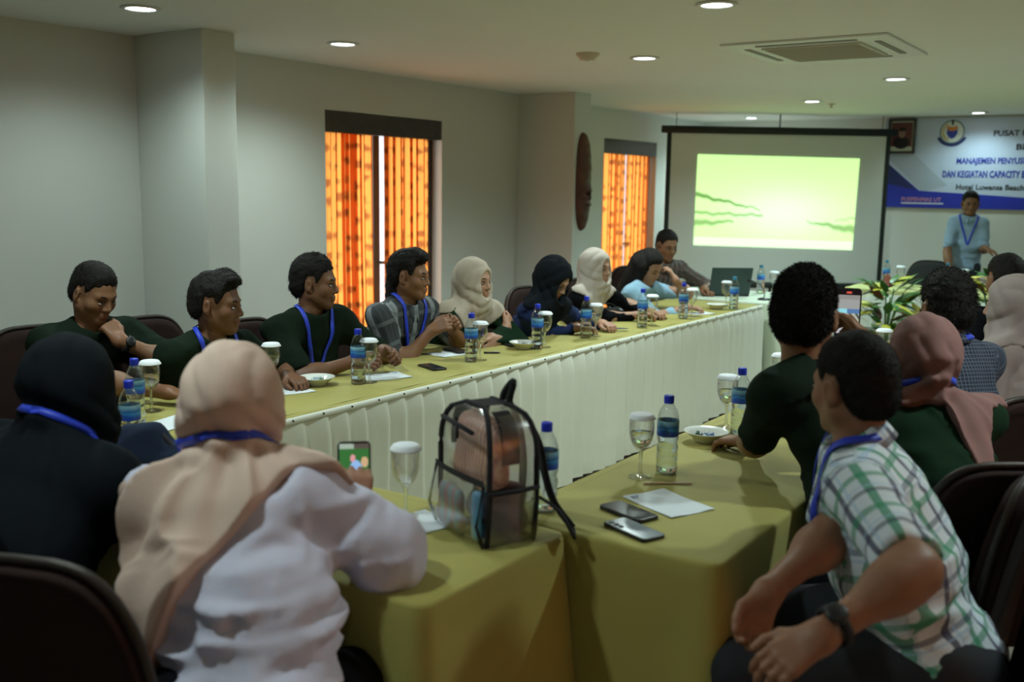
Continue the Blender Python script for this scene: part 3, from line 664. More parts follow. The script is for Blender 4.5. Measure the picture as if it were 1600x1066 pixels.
class Cap:
    """tapered capsule; side/flat: stretched across by that factor along the unit vector side; cut: flat end at b"""
    def __init__(s, a, b, ra, rb, side=None, flat=1, cut=False):
        s.a = V3(*a); s.b = V3(*b); s.ra = ra; s.rb = rb; s.side = None if side is None else unit(side); s.flat = flat; s.cut = cut
        m = max(ra, rb)*max(1, flat); s.lo = np.minimum(s.a, s.b)-m; s.hi = np.maximum(s.a, s.b)+m
    def __call__(s, x, y, z):
        d = s.b-s.a; L = d.dot(d)+1e-9; px = x-s.a[0]; py = y-s.a[1]; pz = z-s.a[2]
        h0 = (px*d[0]+py*d[1]+pz*d[2])/L; h = np.clip(h0, 0, 1)
        qx = px-h*d[0]; qy = py-h*d[1]; qz = pz-h*d[2]
        if s.side is not None: c = (qx*s.side[0]+qy*s.side[1]+qz*s.side[2])*(1-1/s.flat); qx = qx-c*s.side[0]; qy = qy-c*s.side[1]; qz = qz-c*s.side[2]
        v = np.sqrt(qx*qx+qy*qy+qz*qz)-(s.ra+(s.rb-s.ra)*h)
        if s.cut: v = np.maximum(v, (h0-1)*math.sqrt(L))
        return v
class Neg:
    def __init__(s, p, k=.01): s.p = p; s.k = k; s.lo = p.lo; s.hi = p.hi
class KK:
    def __init__(s, p, k): s.p = p; s.k = k; s.lo = p.lo; s.hi = p.hi
    def __call__(s, *a): return s.p(*a)
def smin(a, b, k): h = np.maximum(k-np.abs(a-b), 0)/k; return np.minimum(a, b)-h*h*k*.25
def smax(a, b, k): h = np.maximum(k-np.abs(a-b), 0)/k; return np.maximum(a, b)+h*h*k*.25
class Grid:
    def __init__(s, lo, hi, h):
        s.lo = np.asarray(lo, float); s.h = h; s.n = np.maximum(4, np.ceil((np.asarray(hi)-s.lo)/h).astype(int)+1)
        s.ax = [(s.lo[i]+np.arange(s.n[i])*h) for i in range(3)]
        s.x = s.ax[0][:, None, None]; s.y = s.ax[1][None, :, None]; s.z = s.ax[2][None, None, :]
    def build(s, prims, k=.03, far=.3, pad=.07):
        D = np.full(tuple(s.n), far, dtype=np.float32)
        for p in prims:
            kk = getattr(p, 'k', k); a = np.clip(((p.lo-pad-s.lo)/s.h).astype(int), 0, s.n); b = np.clip(((p.hi+pad-s.lo)/s.h).astype(int)+2, 0, s.n)
            if (b <= a).any(): continue
            sl = tuple(slice(a[i], b[i]) for i in range(3)); X = s.x[sl[0]]; Y = s.y[:, sl[1]]; Z = s.z[:, :, sl[2]]
            if isinstance(p, Neg): D[sl] = smax(D[sl], -p.p(X, Y, Z), kk)
            else: D[sl] = smin(D[sl], p(X, Y, Z).astype(np.float32), kk)
        return D
    def sample(s, D, P):
        q = (np.atleast_2d(P)-s.lo)/s.h; i = np.clip(np.floor(q).astype(int), 0, s.n-2); f = np.clip(q-i, 0, 1); r = 0
        for dx in (0, 1):
            for dy in (0, 1):
                for dz in (0, 1):
                    wt = (f[:, 0] if dx else 1-f[:, 0])*(f[:, 1] if dy else 1-f[:, 1])*(f[:, 2] if dz else 1-f[:, 2]); r = r+wt*D[i[:, 0]+dx, i[:, 1]+dy, i[:, 2]+dz]
        return r
    def grad(s, D, P):
        e = s.h; return np.stack([s.sample(D, P+np.eye(3)[k]*e)-s.sample(D, P-np.eye(3)[k]*e) for k in range(3)], 1)/(2*e)
    def mesh(s, D, smooth=1):
        D = D.copy(); D[0] = D[-1] = .1; D[:, 0] = D[:, -1] = .1; D[:, :, 0] = D[:, :, -1] = .1
        S = D < 0; cnt = sum(S[a:S.shape[0]-1+a, b:S.shape[1]-1+b, c:S.shape[2]-1+c].astype(np.int8) for a in (0, 1) for b in (0, 1) for c in (0, 1))
        cells = np.argwhere((cnt > 0) & (cnt < 8)); idx = np.full(cnt.shape, -1, np.int32); idx[tuple(cells.T)] = np.arange(len(cells))
        co = [(a, b, c) for a in (0, 1) for b in (0, 1) for c in (0, 1)]
        v8 = np.stack([D[cells[:, 0]+a, cells[:, 1]+b, cells[:, 2]+c] for a, b, c in co], 1)
        acc = np.zeros((len(cells), 3)); num = np.zeros(len(cells))
        for i in range(8):
            for ax in range(3):
                if co[i][ax] == 0:
                    j = i+(4, 2, 1)[ax]; a, b = v8[:, i], v8[:, j]; m = (a < 0) != (b < 0); t = np.where(m, a/(a-b+1e-20*(~m)), 0)
                    base = np.array(co[i], float)[None].repeat(len(cells), 0); base[:, ax] += t; acc += base*m[:, None]; num += m
        V = (cells+acc/np.maximum(num, 1)[:, None])*s.h+s.lo; Q = []
        for ax in range(3):
            sh = [slice(None)]*3; sh2 = list(sh); sh[ax] = slice(0, -1); sh2[ax] = slice(1, None); A = S[tuple(sh)]; B = S[tuple(sh2)]
            E = np.argwhere(A != B); o1, o2 = [(1, 2), (2, 0), (0, 1)][ax]; E = E[(E[:, o1] > 0) & (E[:, o2] > 0) & (E[:, o1] < S.shape[o1]-1) & (E[:, o2] < S.shape[o2]-1)]
            def g(d1, d2): e = E.copy(); e[:, o1] -= d1; e[:, o2] -= d2; return idx[tuple(e.T)]
            q = np.stack([g(1, 1), g(0, 1), g(0, 0), g(1, 0)], 1); fl = A[tuple(E.T)]; q[~fl] = q[~fl][:, ::-1]; Q.append(q)
        Q = np.concatenate(Q); Q = Q[(Q >= 0).all(1)]
        for _ in range(smooth):
            a = np.zeros_like(V); n = np.zeros(len(V))
            for i in range(4):
                for j in ((i+1) % 4, (i-1) % 4):
                    for k in range(3): a[:, k] += np.bincount(Q[:, i], V[Q[:, j], k], len(V))
                    n += np.bincount(Q[:, i], minlength=len(V))
            V = V*.4+.6*a/np.maximum(n, 1)[:, None]
        return V, Q
def wav(P, f, seed, n=5, an=(1, 1, 1)):
    r = np.random.default_rng(seed); o = 0
    for i in range(n):
        d = unit(r.normal(size=3))*np.array(an); o = o+np.sin((P[0]*d[0]+P[1]*d[1]+P[2]*d[2])*f*r.uniform(.6, 1.5)+r.uniform(0, 6.3)+(1.2*o if i else 0))
    return o/n
# ---- head in its own frame: +y face, +x right ear side, +z up, centre of the cranium at 0
def head_prims(fat=0., jaw=1.):
    p = [Ell((0, -.012, .025), (.077, .096, .086)), KK(Ell((0, .024, -.038), (.060+fat*.006, .066, .078)), .03),
         KK(Cap((0, .062, -.100), (0, .066, -.100), .019, .017), .03)]
    for s in (-1, 1):
        p += [KK(Cap((s*.054, -.004, -.058), (s*.014, .060, -.102), .020+fat*.005, .016), .03), KK(Ell((s*.040, .052, -.034), (.026+fat*.004, .024, .026)), .02),
              KK(Cap((s*.012, .080, .014), (s*.042, .066, .012), .010, .009), .018)]
    p += [Neg(Ell((-.032, .099, -.010), (.020, .020, .012)), .012), Neg(Ell((.032, .099, -.010), (.020, .020, .012)), .012)]
    p += [KK(Cap((0, .082, .004), (0, .101, -.034), .007, .010), .014), KK(Ell((0, .100, -.040), (.011, .011, .009)), .008)]
    for s in (-1, 1): p += [KK(Ell((s*.012, .090, -.043), (.008, .010, .007)), .008)]
    p += [KK(Cap((-.014, .088, -.066), (.014, .088, -.066), .0065, .0065), .010), KK(Cap((-.012, .087, -.078), (.012, .087, -.078), .008, .008), .010), Neg(Cap((-.020, .098, -.0715), (.020, .098, -.0715), .0045, .0045), .004)]
    for s in (-1, 1):
        R = rotz(-s*.35)@rotx(-.15)
        p += [KK(Ell((s*.083, -.012, -.012), (.009, .019, .031), R), .008), Neg(Ell((s*.094, -.008, -.008), (.007, .011, .018), R), .006), KK(Ell((s*.080, -.004, -.036), (.007, .009, .010)), .006)]
    return p
def head_col(V, base, lips=1.0, beard=0.0):
    c = np.tile(np.array(base), (len(V), 1)); x, y, z = V.T
    def bl(m, col, k=1): nonlocal c; m = np.clip(m, 0, 1)[:, None]*k; c = c*(1-m)+np.array(col)*m
    ml = np.exp(-((x/.026)**2+((z+.072)/.011)**2)**1.5)*(y > .07); bl(ml, (base[0]*.85, base[1]*.5, base[2]*.48), .8*lips)
    sk = (np.exp(-(((np.abs(x)-.032)/.021)**2+((z+.008)/.014)**2)**1.5))*(y > .05); bl(sk, (base[0]*.62, base[1]*.55, base[2]*.5), .6)
    if beard: b = np.clip((-.045-z)/.03, 0, 1)*(y > .0)*np.clip(1.3-ml*2, 0, 1); bl(b, (base[0]*.6, base[1]*.6, base[2]*.62), beard)
    ck = np.exp(-(((np.abs(x)-.045)/.022)**2+((z+.035)/.02)**2))*(y > .02); bl(ck, (base[0]*1.12, base[1]*.93, base[2]*.9), .35)
    return c
def ik(S, W, l1, l2, hint):
    S, W, hint = map(np.array, (S, W, hint)); d = W-S; L = np.linalg.norm(d)
    if L > (l1+l2)*.985: f = L/((l1+l2)*.985); l1 *= f; l2 *= f
    u = unit(d); a = (l1*l1-l2*l2+L*L)/(2*L); h = math.sqrt(max(l1*l1-a*a, 1e-5)); q = hint-S; q = q-u*q.dot(u); return S+u*a+unit(q)*h
def hand_prims(W, f, n, side, curl=.5, spread=1., thumb=.5, s=1.0, point=False):
    """wrist W, finger direction f, palm-facing normal n, side +1 right hand / -1 left hand"""
    f = unit(f); n = unit(n-f*np.dot(n, f)); l = np.cross(f, n)*side      # l points to the thumb
    P = [Cap(W-f*.004, W+f*.020, .022*s, .021*s, np.cross(f, n), 1.3)]
    for i, o in enumerate((.030, .010, -.010, -.029)):
        k = W+f*(.088-.004*abs(i-1.2))*s+l*o*s*spread; P.append(KK(Cap(W+f*.01*s+l*o*.55*s, k, .0145*s, .0115*s), .012))
        L_ = (.068, .076, .071, .056)[i]*s; c = curl*(1+.08*i); c = .12 if (point and i == 0) else c; a = c*.7; p = k; rd = .0095*s
        for seg, fr, da in ((0, .45, 0), (1, .31, c*1.15), (2, .24, c*.8)):
            a += da if seg else 0; dr = f*math.cos(a)+n*math.sin(a)+l*(.05*(1.5-i)*spread*(1-min(1, curl))); q = p+unit(dr)*L_*fr; P.append(KK(Cap(p, q, rd, rd*.90), .005)); p = q; rd *= .90
    b = W+f*.022*s+l*.022*s+n*.006; m1 = b+(f*.75+l*.62+n*.30*thumb)*.042*s; m2 = m1+unit(f*.95+l*(.35-.5*thumb)+n*.55*thumb)*.032*s; m3 = m2+unit(f*.9+l*(.1-.5*thumb)+n*.65*thumb)*.026*s
    P += [KK(Cap(b, m1, .016*s, .012*s), .012), KK(Cap(m1, m2, .0115*s, .0105*s), .005), KK(Cap(m2, m3, .0105*s, .0088*s), .005)]
    return P
def cat_mesh(parts):
    V = []; Q = []; c = []; o = 0
    for v, q, cc in parts: V.append(v); Q.append(q+o); c.append(cc); o += len(v)
    return np.concatenate(V), np.concatenate(Q), np.concatenate(c)
def bounds(pr, pad): return np.min([p.lo for p in pr], 0)-pad, np.max([p.hi for p in pr], 0)+pad
def ribbon(P, Nn, w_, th=.0015):
    P = np.asarray(P); n = len(P); T = np.gradient(P, axis=0); V = []; F = []
    for i in range(n):
        s = unit(np.cross(T[i], Nn[i])); a = unit(Nn[i])*th
        for q in (P[i]-s*w_/2, P[i]+s*w_/2, P[i]+s*w_/2+a, P[i]-s*w_/2+a): V.append(q)
    for i in range(n-1):
        for j in range(4): k = (j+1) % 4; F.append((4*i+j, 4*i+k, 4*i+4+k, 4*i+4+j))
    return V, F
def smooth_path(P, n=40):
    P = np.asarray(P, float); t = np.linspace(0, len(P)-1, n); out = []
    for u in t:
        i = min(int(u), len(P)-2); f = u-i; p0 = P[max(i-1, 0)]; p1 = P[i]; p2 = P[i+1]; p3 = P[min(i+2, len(P)-1)]
        out.append(.5*((2*p1)+(-p0+p2)*f+(2*p0-5*p1+4*p2-p3)*f*f+(-p0+3*p1-3*p2+p3)*f**3))
    return np.array(out)

def person(label, head, yaw, hyaw, pitch=0, roll=0, rh=None, lh=None, top='green_shirt', sleeve='short', hair='short', hijab=None, skin=(.20, .10, .06), bulk=1.0, s=1.0,
           lanyard=True, hres=.0045, fat=0., twist=0., side=0., beard=.0, hem=.10, legs=True, stand=False, collar=None, puff=0, hairn=1., trousers='trousers', watch=None, glasses=False, seed=1,
           drape='round', fold=1.0, lany_back=False, brow=1, strands=0, group=None, pel=None, arm=1., mullet=False, shw=.185, hscale=1.0, torso_dz=0.):
    """head: world centre of the cranium; yaw/hyaw: facing of body and head (radians, 0 = +X); rh/lh: dict(w=wrist, e=elbow hint, f=finger dir, n=palm normal, curl=..) in world"""
    head = np.array(head, float); Fw = np.array([math.cos(yaw), math.sin(yaw), 0]); 
    N_w = head+np.array([0, 0, -.150*s])-np.array([math.cos(hyaw), math.sin(hyaw), 0])*(.022+.05*math.sin(max(0, pitch)))*s
    pz = .93*s if stand else .575; dz = N_w[2]-pz; L = .47*s; le = math.sqrt(max(L*L-dz*dz, .0004)) if not stand else .02
    side_w = np.array([-Fw[1], Fw[0], 0]); P_w = N_w-Fw*le+side_w*side
    if pel is not None: P_w[:2] = pel
    P_w[2] = pz
    root = empty('person', (P_w[0], P_w[1], 0), yaw-PI/2, label=label, cat='person', group=group)
    Ri = rotz(-(yaw-PI/2)); org = np.array([P_w[0], P_w[1], 0])
    def loc(p): return Ri@(np.asarray(p, float)-org)
    def ldir(v): return Ri@np.asarray(v, float)
    H = loc(head); N = loc(N_w); P = loc(P_w); sp = unit(N-P); Lt = np.linalg.norm(N-P); X = V3(1, 0, 0)
    fw = unit(np.cross(sp, X))*1.0
    if fw[1] < 0: fw = -fw
    tw = rotz(twist); Xs = tw@X; b = bulk
    HR = rotz(hyaw-yaw)@rotx(-pitch)@roty(roll)          # head orientation in body frame
    Nb = N-sp*.0
    SH = {k: N-sp*.055*s+Xs*k*shw*s*(1+.25*(b-1))+fw*.01 for k in (-1, 1)}
    HP = {k: P+X*k*.09*s*b for k in (-1, 1)}
    def torso(inf, bb=b):
        q = [KK(Cap(P+fw*.0, P+sp*Lt*.40, .105*bb*s+inf, .108*bb*s+inf, X, 1.50), .05), KK(Cap(P+sp*Lt*.42, N-sp*.13*s, .108*bb*s+inf, .098*bb*s+inf, Xs, 1.55), .06),
             KK(Cap(SH[-1]-Xs*-.03, SH[1]-Xs*.03, .058*bb*s+inf, .058*bb*s+inf), .06), KK(Ell(P+V3(0, -.02, -.02), (.175*bb*s+inf, .13*bb*s+inf, .10*s+inf)), .05)]
        for k in (-1, 1): q.append(KK(Cap(N+sp*.015, SH[k]-Xs*k*.035, .050*s+inf, .046*s+inf), .05))
        return q
    ARM = {}
    for k, hd in ((1, rh), (-1, lh)):
        if hd is None: hd = dict(w=None)
        Wp = loc(hd['w']) if hd.get('w') is not None else SH[k]+V3(k*.03, .20, -.30 if not stand else -.55)
        eh = loc(hd['e']) if hd.get('e') is not None else SH[k]+V3(k*.2, -.05, -.6)
        El = ik(SH[k], Wp, .275*s*arm, .245*s*arm, eh); fd = ldir(hd['f']) if 'f' in hd else unit(Wp-El)
        nn = ldir(hd['n']) if 'n' in hd else V3(0, 0, -1)
        ARM[k] = (SH[k], El, Wp, fd, nn, hd)
    # --- skin body
    bp = torso(-.026, b)
    bp += [KK(Cap(N+sp*.005, H+HR@V3(0, -.022, -.045)*s, .050*s*(1+fat*.12), .050*s*(1+fat*.12)), .02)]
    if legs:
        KN = {}; AN = {}
        for k in (-1, 1):
            if stand: KN[k] = V3(k*.10, .02, .48); AN[k] = V3(k*.11, -.02 if k < 0 else .12, .08)
            else: KN[k] = V3(k*.13*b, .40, .50); AN[k] = V3(k*.12, .42, .09)
            bp += [KK(Cap(HP[k], KN[k], .072*s*b, .050*s), .04), KK(Cap(KN[k], AN[k], .048*s, .034*s), .03)]
    for k in (-1, 1):
        S, El, Wp, fd, nn, hd = ARM[k]; ab = 1+.5*(b-1)
        bp += [KK(Cap(S, El, .050*s*ab, .042*s*ab), .035), KK(Cap(El, Wp+(El-Wp)*.0, .042*s*ab, .027*s), .03), KK(Ell(El+(Wp-El)*.25, (.0415*s*ab,)*3), .05)]
    lo, hi = bounds(bp, .03); g = Grid(lo, hi, .013); D = g.build(bp); v, q = g.mesh(D, 2)
    sk = np.array(skin); parts = [(v, q, np.tile(sk, (len(v), 1)))]
    # head, fine
    hp = head_prims(fat); Nl = HR.T@(N-H)/s; hp.append(KK(Cap((0, -.028, -.050), Nl*1.0, .050*(1+fat*.12), .050*(1+fat*.12)), .028))
    lo, hi = V3(-.11, -.135, -.20), V3(.11, .135, .13); gh = Grid(lo, hi, hres); Dh = gh.build(hp, pad=.03); v, q = gh.mesh(Dh, 1)
    parts.append(((HR@(v.T*s*hscale)).T+H, q, head_col(v, skin, beard=beard, lips=.8)))
    for k in (-1, 1):
        S, El, Wp, fd, nn, hd = ARM[k]
        if hd.get('hide'): continue
        pr = hand_prims(Wp, fd, nn, k, hd.get('curl', .5), hd.get('spread', 1), hd.get('thumb', .5), s*.98, hd.get('point', False))
        pr.append(KK(Cap(Wp+(El-Wp)*.35, Wp, .032*s, .0268*s), .02)); lo, hi = bounds(pr, .02); gg = Grid(lo, hi, .0038 if hres < .004 else .0048); v, q = gg.mesh(gg.build(pr, .006, pad=.02), 1)
        parts.append((v, q, np.tile(sk*np.array([1.04, .98, .95]), (len(v), 1))))
    v, q, c = cat_mesh(parts); mobj('body', v, q, M['skin'], root, col=c)
    # --- eyes and brows
    if hres < .0062 and brow:
        for k in (-1, 1):
            vv, ff = lathe([(.0001, -.0062), (.007, -.0048), (.0118, -.0018), (.0125, 0), (.0118, .0018), (.007, .0048), (.0001, .0062)], 14, False); vv = np.array(vv)
            down = pitch > .35; e = np.stack([vv[:, 0], vv[:, 1]*.55, vv[:, 2]*(.35 if down else .85)], 1); e = e+V3(k*.0315, .0815, -.0105 if not down else -.014)
            col = np.tile([.50, .45, .42], (len(e), 1)); ir = ((e[:, 0]-k*.0315)**2 < .0055**2); col[ir] = (.012, .008, .006); vis = (HR@(e.T*s)).T+H; mobj('eye', vis, ff, M['eye'], root, col=col)
        parts = []
        for k in (-1, 1):
            parts.append(tube([V3(k*.014, .0905, .0115), V3(k*.026, .0875, .0165), V3(k*.038, .080, .0165), V3(k*.048, .070, .0115)], [.0022, .0034, .0030, .0014], 6))
            parts.append(tube([V3(k*.020, .0865, -.0085), V3(k*.031, .0880, -.0048), V3(k*.043, .0815, -.0075)], [.0010, .0018, .0010], 5))
        vv, ff = merge(*parts); mobj('eyebrows', (HR@(np.array(vv).T*s)).T+H, ff, M['hair'], root)
    # --- shirt
    tp = torso(.006); lo, hi = bounds(tp, .03)
    ends = {}
    for k in (-1, 1):
        S, El, Wp, fd, nn, hd = ARM[k]; ab = 1+.5*(b-1)
        if sleeve == 'short': e = S+(El-S)*.90; tp += [KK(Cap(S, e, .060*s*ab, .061*s*ab, cut=True), .04)]
        else:
            cuff = El+(Wp-El)*(.94 if sleeve == 'long' else .60)
            tp += [KK(Cap(S, El, .062*s*ab+puff*.3, .054*s*ab+puff), .04), KK(Cap(El, cuff, .052*s*ab+puff, .036*s+puff*.3, cut=True), .03)]
    lo, hi = bounds(tp, .03); hh = .0105 if hres < .0045 else .0125; gs = Grid(lo, hi, hh); Ds = gs.build(tp)
    zc = gs.x*sp[0]+gs.y*sp[1]+gs.z*sp[2]; zh = P.dot(sp)-hem
    Ds = smax(Ds, (zh-zc).astype(np.float32), .008)
    PX = (gs.x, gs.y, gs.z); f1 = 1.6*wav(PX, 26, seed, 4, (1, 1, .5)); f2 = 2.6*(np.abs(wav(PX, 30, seed+5, 4, (.8, .8, 1.4)))-.25)
    if puff: f2 = f2+1.2*np.abs(wav(PX, 38, seed+9, 3, (1, 1, .6)))
    crease = np.exp(-((zc-(P.dot(sp)+.13))/.10)**2)*wav(PX, 75, seed+7, 3, (.3, .3, 1.4))   # waist creases
    Ds = Ds+(fold*(.0045*f1+.0075*f2+.012*crease)).astype(np.float32)
    Ds0 = Ds.copy()
    # neck opening
    nk = Cap(N-sp*.01, N+sp*.12, .054*s*(1+fat*.1), .075*s); Ds = smax(Ds, (-nk(gs.x, gs.y, gs.z)).astype(np.float32), .006)
    Ds = smax(Ds, (zc-(N.dot(sp)+.035*s)).astype(np.float32), .01)
    v, q = gs.mesh(Ds, 1)
    # cloth coordinates: around and along the nearest limb
    best = np.full(len(v), 9.); pc = np.zeros((len(v), 3)); segs = [(P-sp*.1, N+sp*.06, fw, np.cross(fw, sp), .15*b, 1.5, 0)]
    for k in (-1, 1): S, El, Wp, *_r2 = ARM[k]; segs += [(S, El, fw, None, .060, 1, k*2), (El, Wp, fw, None, .05, 1, k*2)]
    for a_, b_, r1, r2, rad, fl, of in segs:
        d = b_-a_; L2 = d.dot(d); hpar = ((v-a_)@d)/L2; hc_ = np.clip(hpar, .0, 1); qv = v-a_-hc_[:, None]*d
        if fl > 1: lat = qv@X; qv2 = qv-np.outer(lat*(1-1/fl), X)
        else: qv2 = qv
        dist = np.linalg.norm(qv2, axis=1)-(rad if fl == 1 else .10*b); u = unit(d); ra = unit(r1-u*r1.dot(u)); rb = np.cross(u, ra)
        if fl > 1: lx = qv@X; front = np.sign(qv@fw); cu = np.where(front > 0, lx, 10*.108-lx)
        else: cu = np.arctan2(qv@rb, qv@ra)*rad
        m = dist < best; best[m] = dist[m]; pc[m] = np.stack([cu[m]+of*.108, (hpar*math.sqrt(L2))[m]+(0 if of == 0 else .3), np.zeros(m.sum())], 1)
    sh = mobj('shirt', v, q, M[top], root, pc=pc)
    if collar:
        vv = []; ff = []; n = 40
        for j, (rr, zz) in enumerate(((.066, -.012), (.064, .012), (.062, .036), (.067, .038), (.080, .014), (.090, -.012), (.084, -.014), (.072, .010))):
            for i in range(n+1):
                a = PI/2+.16+(2*PI-.32)*i/n; tip = max(0, 1-min(i, n-i)/4.)
                rx = rr*s*(1+.05*fat); vv.append(N+X*rx*math.cos(a)+fw*rx*1.02*math.sin(a)+sp*(zz*s-(.022*tip if 3 < j < 8 else 0)-.020*math.sin(a))+fw*(.014*tip if 3 < j < 8 else 0))
        for j in range(7):
            for i in range(n): ff.append((j*(n+1)+i, j*(n+1)+i+1, (j+1)*(n+1)+i+1, (j+1)*(n+1)+i))
        pcs = [((i % (n+1))*.010, (i//(n+1))*.013, 0) for i in range(len(vv))]
        mobj('collar', vv, ff, M[collar], sh, pc=pcs)
    # --- trousers, shoes
    if legs:
        tr = [KK(Ell(P+V3(0, -.02, -.03), (.18*b*s, .14*b*s, .11*s)), .05)]
        for k in (-1, 1): tr += [KK(Cap(HP[k], KN[k], .088*s*b, .066*s), .05), KK(Cap(KN[k], AN[k]+V3(0, 0, .0), .062*s, .050*s, cut=True), .03)]
        lo, hi = bounds(tr, .03); gt = Grid(lo, hi, .015); Dt = gt.build(tr)+(.004*wav((gt.x, gt.y, gt.z), 45, seed+3)).astype(np.float32); v, q = gt.mesh(Dt, 1); mobj('trousers', v, q, M[trousers], root)
        for k in (-1, 1):
            pr = [Cap(AN[k]+V3(0, -.03, -.048), AN[k]+V3(k*.01, .15, -.058), .038, .030, X, 1.2), Cap(AN[k], AN[k]+V3(0, -.01, -.04), .042, .04)]; lo, hi = bounds(pr, .02); lo[2] = AN[k][2]-.09; gq = Grid(lo, hi, .012); Dq = gq.build(pr); Dq = np.maximum(Dq, (.003-gq.z)+0*Dq); v, q = gq.mesh(Dq, 1); mobj('shoe', v, q, M['shoe'], root)
    # --- hair
    surf = (gs, Ds0)
    if hair and not hijab:
        hg = Grid(V3(-.125, -.16, -.18), V3(.125, .15, .15), hres); px, py, pz_ = hg.x, hg.y, hg.z; t = .010*hairn
        Hd = hg.build([Ell((0, -.014, .032), (.0785+t*.55, .098+t*.8, .084+t*1.7)), KK(Ell((0, -.05, -.03), (.064+t*.6, .062+t*.5, .070)), .03)], pad=.05)
        yy = hg.y+0*hg.x
        line = np.interp(np.ravel(hg.y), [-.14, -.06, -.035, -.022, .012, .02, .034, .05, .075, .11], [-.080, -.072, -.045, .022, .022, -.012, -.012, .040, .064, .072])[None, :, None]
        line = line+.008*np.clip((np.abs(px)-.022)/.02, 0, 1)*np.clip((py-.045)/.02, 0, 1)+.004*np.sin(px*260)*np.clip((py-.04)/.02, 0, 1)
        cut = (line-pz_)*.75
        front = (py-.070)+(np.clip(.062-pz_, 0, 1))*1.0+np.abs(px)**2*5
        Hd = Hd+(.0095*min(1, hairn)*np.clip(1-(pz_-line)/.04, 0, 1)).astype(np.float32); Hd = smax(Hd, cut.astype(np.float32), .004)
        Hd = Hd+(.0030*hairn*wav((px, py, pz_), 150, seed+11, 5)+.0030*hairn*wav((px, py, pz_), 70, seed+12, 4)).astype(np.float32)
        if hair == 'quiff': Hd = smin(Hd, hg.build([Cap((-.02, .02, .115), (.02, .075, .098), .030, .026, (1, 0, 0), 1.6)], pad=.05)+(.006*wav((px, py, pz_), 120, seed+13)).astype(np.float32), .02)
        v, q = hg.mesh(Hd, 1)
        if strands:
            T = np.array([0, .35, .1]); ids = RNG.integers(0, len(v), strands); cn = v[ids]-V3(0, -.01, -.0); nr = cn/np.linalg.norm(cn, axis=1)[:, None]
            dr = nr*.7+np.array([0, .25, -.25])+RNG.normal(size=nr.shape)*.45; dr /= np.linalg.norm(dr, axis=1)[:, None]; ln = RNG.uniform(.005, .012, (strands, 1))*hairn; sd = np.cross(dr, RNG.normal(size=nr.shape)); sd /= np.linalg.norm(sd, axis=1)[:, None]
            a_ = v[ids]-nr*.002; mid = a_+dr*ln*.6+nr*.0; tip = a_+dr*ln+np.array([0, 0, -.002]); wv = .0009
            sv = np.stack([a_-sd*wv, a_+sd*wv, mid+sd*wv*.7, mid-sd*wv*.7, tip+sd*.0002, tip-sd*.0002], 1).reshape(-1, 3); base = np.arange(strands)[:, None]*6
            sq = np.concatenate([base+np.array([[0, 1, 2, 3]]), base+np.array([[3, 2, 4, 5]])]); q = np.concatenate([q, sq+len(v)]); v = np.concatenate([v, sv])
        mobj('hair', (HR@(v.T*s*hscale)).T+H, q, M['hair'], root)
        if mullet or hair == 'long':
            pr = []
            if mullet: pr = [Ell((0, -.085, -.075), (.062, .040, .062)), Ell((.02, -.075, -.12), (.045, .03, .035)), Ell((-.03, -.07, -.115), (.04, .03, .03))]
            pr2 = []
            for p_ in pr: p_.c = p_.c*s; pr2.append(Ell(HR@p_.c+H, p_.r*s, HR))
            if hair == 'long':
                pr2 = [Ell(HR@V3(0, -.035, .0)*s+H, (.097, .098, .10), HR), Cap(HR@V3(0, -.075, -.02)*s+H, N-sp*.14-fw*.09, .085, .065, X, 1.35), KK(Cap(HR@V3(-.082, .0, .0)*s+H, HR@V3(-.075, .01, -.13)*s+H, .026, .030), .03), KK(Cap(HR@V3(.082, .0, .0)*s+H, HR@V3(.075, .01, -.13)*s+H, .026, .030), .03)]
            lo, hi = bounds(pr2, .03); gl = Grid(lo, hi, .006 if hres < .0045 else .008); Dl = gl.build(pr2, .03)+((.007 if mullet else .004)*wav((gl.x, gl.y, gl.z), 85, seed+2, 5, (1.3, 1.3, .25 if hair == 'long' else 1))).astype(np.float32)
            if hair == 'long':
                fo = Ell(HR@V3(0, .115, -.03)*s+H, (.066, .075, .085), HR); Dl = smax(Dl, (-fo(gl.x, gl.y, gl.z)).astype(np.float32), .01)
            v, q = gl.mesh(Dl, 1); mobj('long_hair' if hair == 'long' else 'back_hair', v, q, M['hair'], root)
    # --- hijab
    if hijab:
        sh_lo = N-V3(.30, .30, .42); sh_hi = H+V3(.16, .2, .17); sh_hi = np.maximum(sh_hi, N+V3(.30, .30, .1)); gj = Grid(sh_lo, sh_hi, .0065 if hres < .0062 else .009)
        jp = [Ell(HR@V3(0, -.018, .028)*s+H, V3(.092, .113, .102)*s, HR), KK(Ell(HR@V3(0, .012, -.045)*s+H, V3(.082, .082, .088)*s, HR), .03),
              KK(Cap(HR@V3(0, -.030, -.025)*s+H, N+sp*.045-fw*.012, .103*s, (.112 if drape in ('point', 'long') else .100)*s), .05)]
        if drape == 'tail': jp.append(KK(Ell(HR@V3(.0, -.105, -.035)*s+H, V3(.062, .05, .06)*s, HR), .03))
        Dj = gj.build(jp, .04, pad=.1)
        X_, Y_, Z_ = gj.x, gj.y, gj.z
        Hl = lambda a, b_, c_: (HR[0, a]*(X_-H[0])+HR[1, a]*(Y_-H[1])+HR[2, a]*(Z_-H[2]))
        hx, hy, hz = Hl(0, 0, 0), Hl(1, 0, 0), Hl(2, 0, 0)
        fo = Ell(H+HR@V3(0, .122, -.016)*s, V3(.061, .075, .090)*s, HR)
        # folds wrapping the head: sweep from crown down under the chin
        rdg = lambda a: 1-2*np.abs(np.sin(a))**.8
